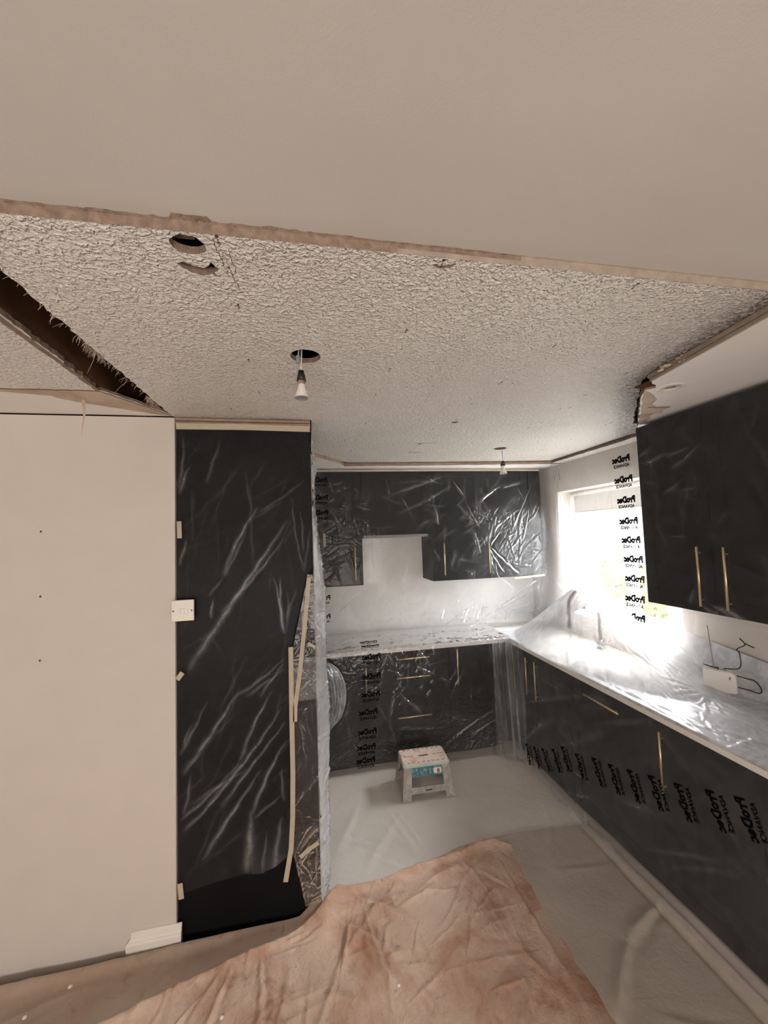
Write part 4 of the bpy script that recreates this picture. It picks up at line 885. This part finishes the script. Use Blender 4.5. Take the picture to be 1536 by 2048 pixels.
for side in 'lr':
    for s in (-1, 1):
        plate('side_leg', side, [(s*.134, 0), (s*.134, HS), (s*.085, HS), (s*.080, .10), (s*.095, 0)], M_leg, .010)
    plate('side_brace', side, [(-.088, .06), (0, .10), (.088, .06), (.088, .088), (0, .130), (-.088, .088)], M_leg, .008)
plate('price_sticker', 'f', [(.052, .150), (.112, .150), (.112, .180), (.052, .180)], M_white, -.0012, label='white sticker')
plate('price_sticker', 'f', [(.078, .153), (.100, .153), (.100, .174), (.078, .174)], surf('sticker_red', (.35, .12, .09), .6), -.0022)
plate('grip', 'f', [(-.022, .058), (.030, .060), (.020, .053), (-.015, .052)], M_black, -.0012)
bm = bmesh.new()
def rrect(hx, hy, r, n=6):
    o = []
    for cx, cy, a0 in ((hx-r, hy-r, 0), (-hx+r, hy-r, 90), (-hx+r, -hy+r, 180), (hx-r, -hy+r, 270)):
        for i in range(n+1):
            a = math.radians(a0+90*i/n); o.append((cx+r*math.cos(a), cy+r*math.sin(a)))
    return o
V = []; F = []; rings = [(.160, .097, HS-.012), (.164, .101, HS-.006), (.164, .101, HS+.008), (.160, .097, HS+.012)]
for hx, hy, z in rings: V += [(x, y, z) for x, y in rrect(hx, hy, .018)]
nn = len(V)//4
for k in range(3):
    for j in range(nn): F.append((k*nn+j, k*nn+(j+1) % nn, (k+1)*nn+(j+1) % nn, (k+1)*nn+j))
F.append(tuple(range(nn))[::-1])
mesh('top_rim', V, F, M_rim, ss, label='pale green rim')
slot = [(x, y) for x, y in rrect(.037, .009, .008, 4)]
flat_poly('step_top', rrect(.158, .095, .017), HS+.0135, M_step, ss, holes=[slot], down=False, rim=-.006, rim_mat=M_step)
bm = bmesh.new()
for x in [-.13, -.105, -.08, .08, .105, .13]: add_box(bm, (x-.009, -.002, HS+.0132), (x+.009, .002, HS+.0145))
for x in np.linspace(-.12, .12, 8):
    add_box(bm, (x-.009, -.082, HS+.0132), (x+.009, -.078, HS+.0145)); add_box(bm, (x-.009, .080, HS+.0132), (x+.009, .084, HS+.0145))
from_bm('grip_slots', bm, M_timber, ss, kind='stuff')
bm = bmesh.new()
for i in range(11):
    for j in range(6):
        x = -.14+i*.028; y = -.07+j*.028
        if abs(y) < .02 and abs(x) < .14: continue
        bmesh.ops.create_cone(bm, cap_ends=True, segments=6, radius1=.0045, radius2=.003, depth=.0015, matrix=Matrix.Translation((x, y, HS+.0142)))
from_bm('grip_dots', bm, M_white, ss, kind='stuff')

# crumbs of plaster on the cloth
for i, (x, y) in enumerate([(-1.09, 1.82), (-.98, 1.90), (-.36, 1.66), (.30, 1.62)]):
    bm = bmesh.new(); bmesh.ops.create_icosphere(bm, subdivisions=1, radius=.006+.003*random.random())
    for v in bm.verts: v.co = Vector((v.co.x*random.uniform(.8, 1.4), v.co.y, v.co.z*.6))
    o = from_bm('plaster_crumb', bm, M_white); o.location = (x, y, .046)
    finish(o, None, ['tiny white crumb of plaster near the left wall, furthest left on the cloth', 'tiny white crumb of plaster by the cut end of the skirting board', 'tiny white crumb of plaster on the taupe fold in front of the tall cabinet', 'tiny white crumb of plaster in the middle of the stained canvas'][i], 'debris', 'plaster crumbs on the foreground cloths')

# roller blind pulled part of the way down
rb = empty('roller_blind', (2.33, 2.62, 2.12), label='pale roller blind drawn a little way down inside the window recess', cat='blind')
tube('roller', [(2.33, 2.07, 2.105), (2.33, 3.18, 2.105)], .018, M_white, rb)
bmt, bnt, bout = new_mat('blind_fabric'); d1 = N(bnt, 'ShaderNodeBsdfDiffuse'); d2 = N(bnt, 'ShaderNodeBsdfTranslucent'); d1.inputs[0].default_value = (.6, .58, .55, 1); d2.inputs[0].default_value = (.06, .058, .055, 1)
bm_ = N(bnt, 'ShaderNodeAddShader'); bnt.links.new(d1.outputs[0], bm_.inputs[0]); bnt.links.new(d2.outputs[0], bm_.inputs[1]); bnt.links.new(bm_.outputs[0], bout.inputs[0])
box('blind_fabric', (2.346, 2.08, 1.945), (2.348, 3.17, 2.10), bmt, rb)
tube('bottom_bar', [(2.347, 2.08, 1.942), (2.347, 3.17, 1.942)], .006, M_white, rb)

# outside the window
box('bounce_floor', (2.5, -4, -.4), (22, 24, -.3), M_bounce, kind='structure').name = 'floor_outside'  # mostly unseen ground, its pale surface added as a reflector for the ceiling
b = box('garden_wall', (8.2, -2, -.3), (8.6, 20, 3.0), M_render); finish(b, None, 'grey rendered garden wall outside the kitchen window', 'wall')
bm = bmesh.new(); bmesh.ops.create_icosphere(bm, subdivisions=4, radius=1)
for v in bm.verts:
    n = v.co.copy(); q = 1+.16*math.sin(n.x*7+n.y*3)*math.cos(n.z*6)+.07*math.sin(n.y*17+n.z*13)
    v.co = Vector((n.x*.55*q, n.y*.52*q, n.z*.86*q))
vs = [v.co.copy() for v in bm.verts]
for _ in range(1600):
    p = random.choice(vs)*random.uniform(.95, 1.08); a = Vector((random.gauss(0, 1), random.gauss(0, 1), random.gauss(0, 1))).normalized()*.05; b_ = a.orthogonal().normalized()*.028
    q = [bm.verts.new(p+x) for x in (-a, b_, a, -b_)]; bm.faces.new(q)
bush = from_bm('bush', bm, M_hedge, label='yellow-green bush outside the kitchen window, seen blurred through the film', cat='bush'); bush.location = (4.9, 5.65, .45)
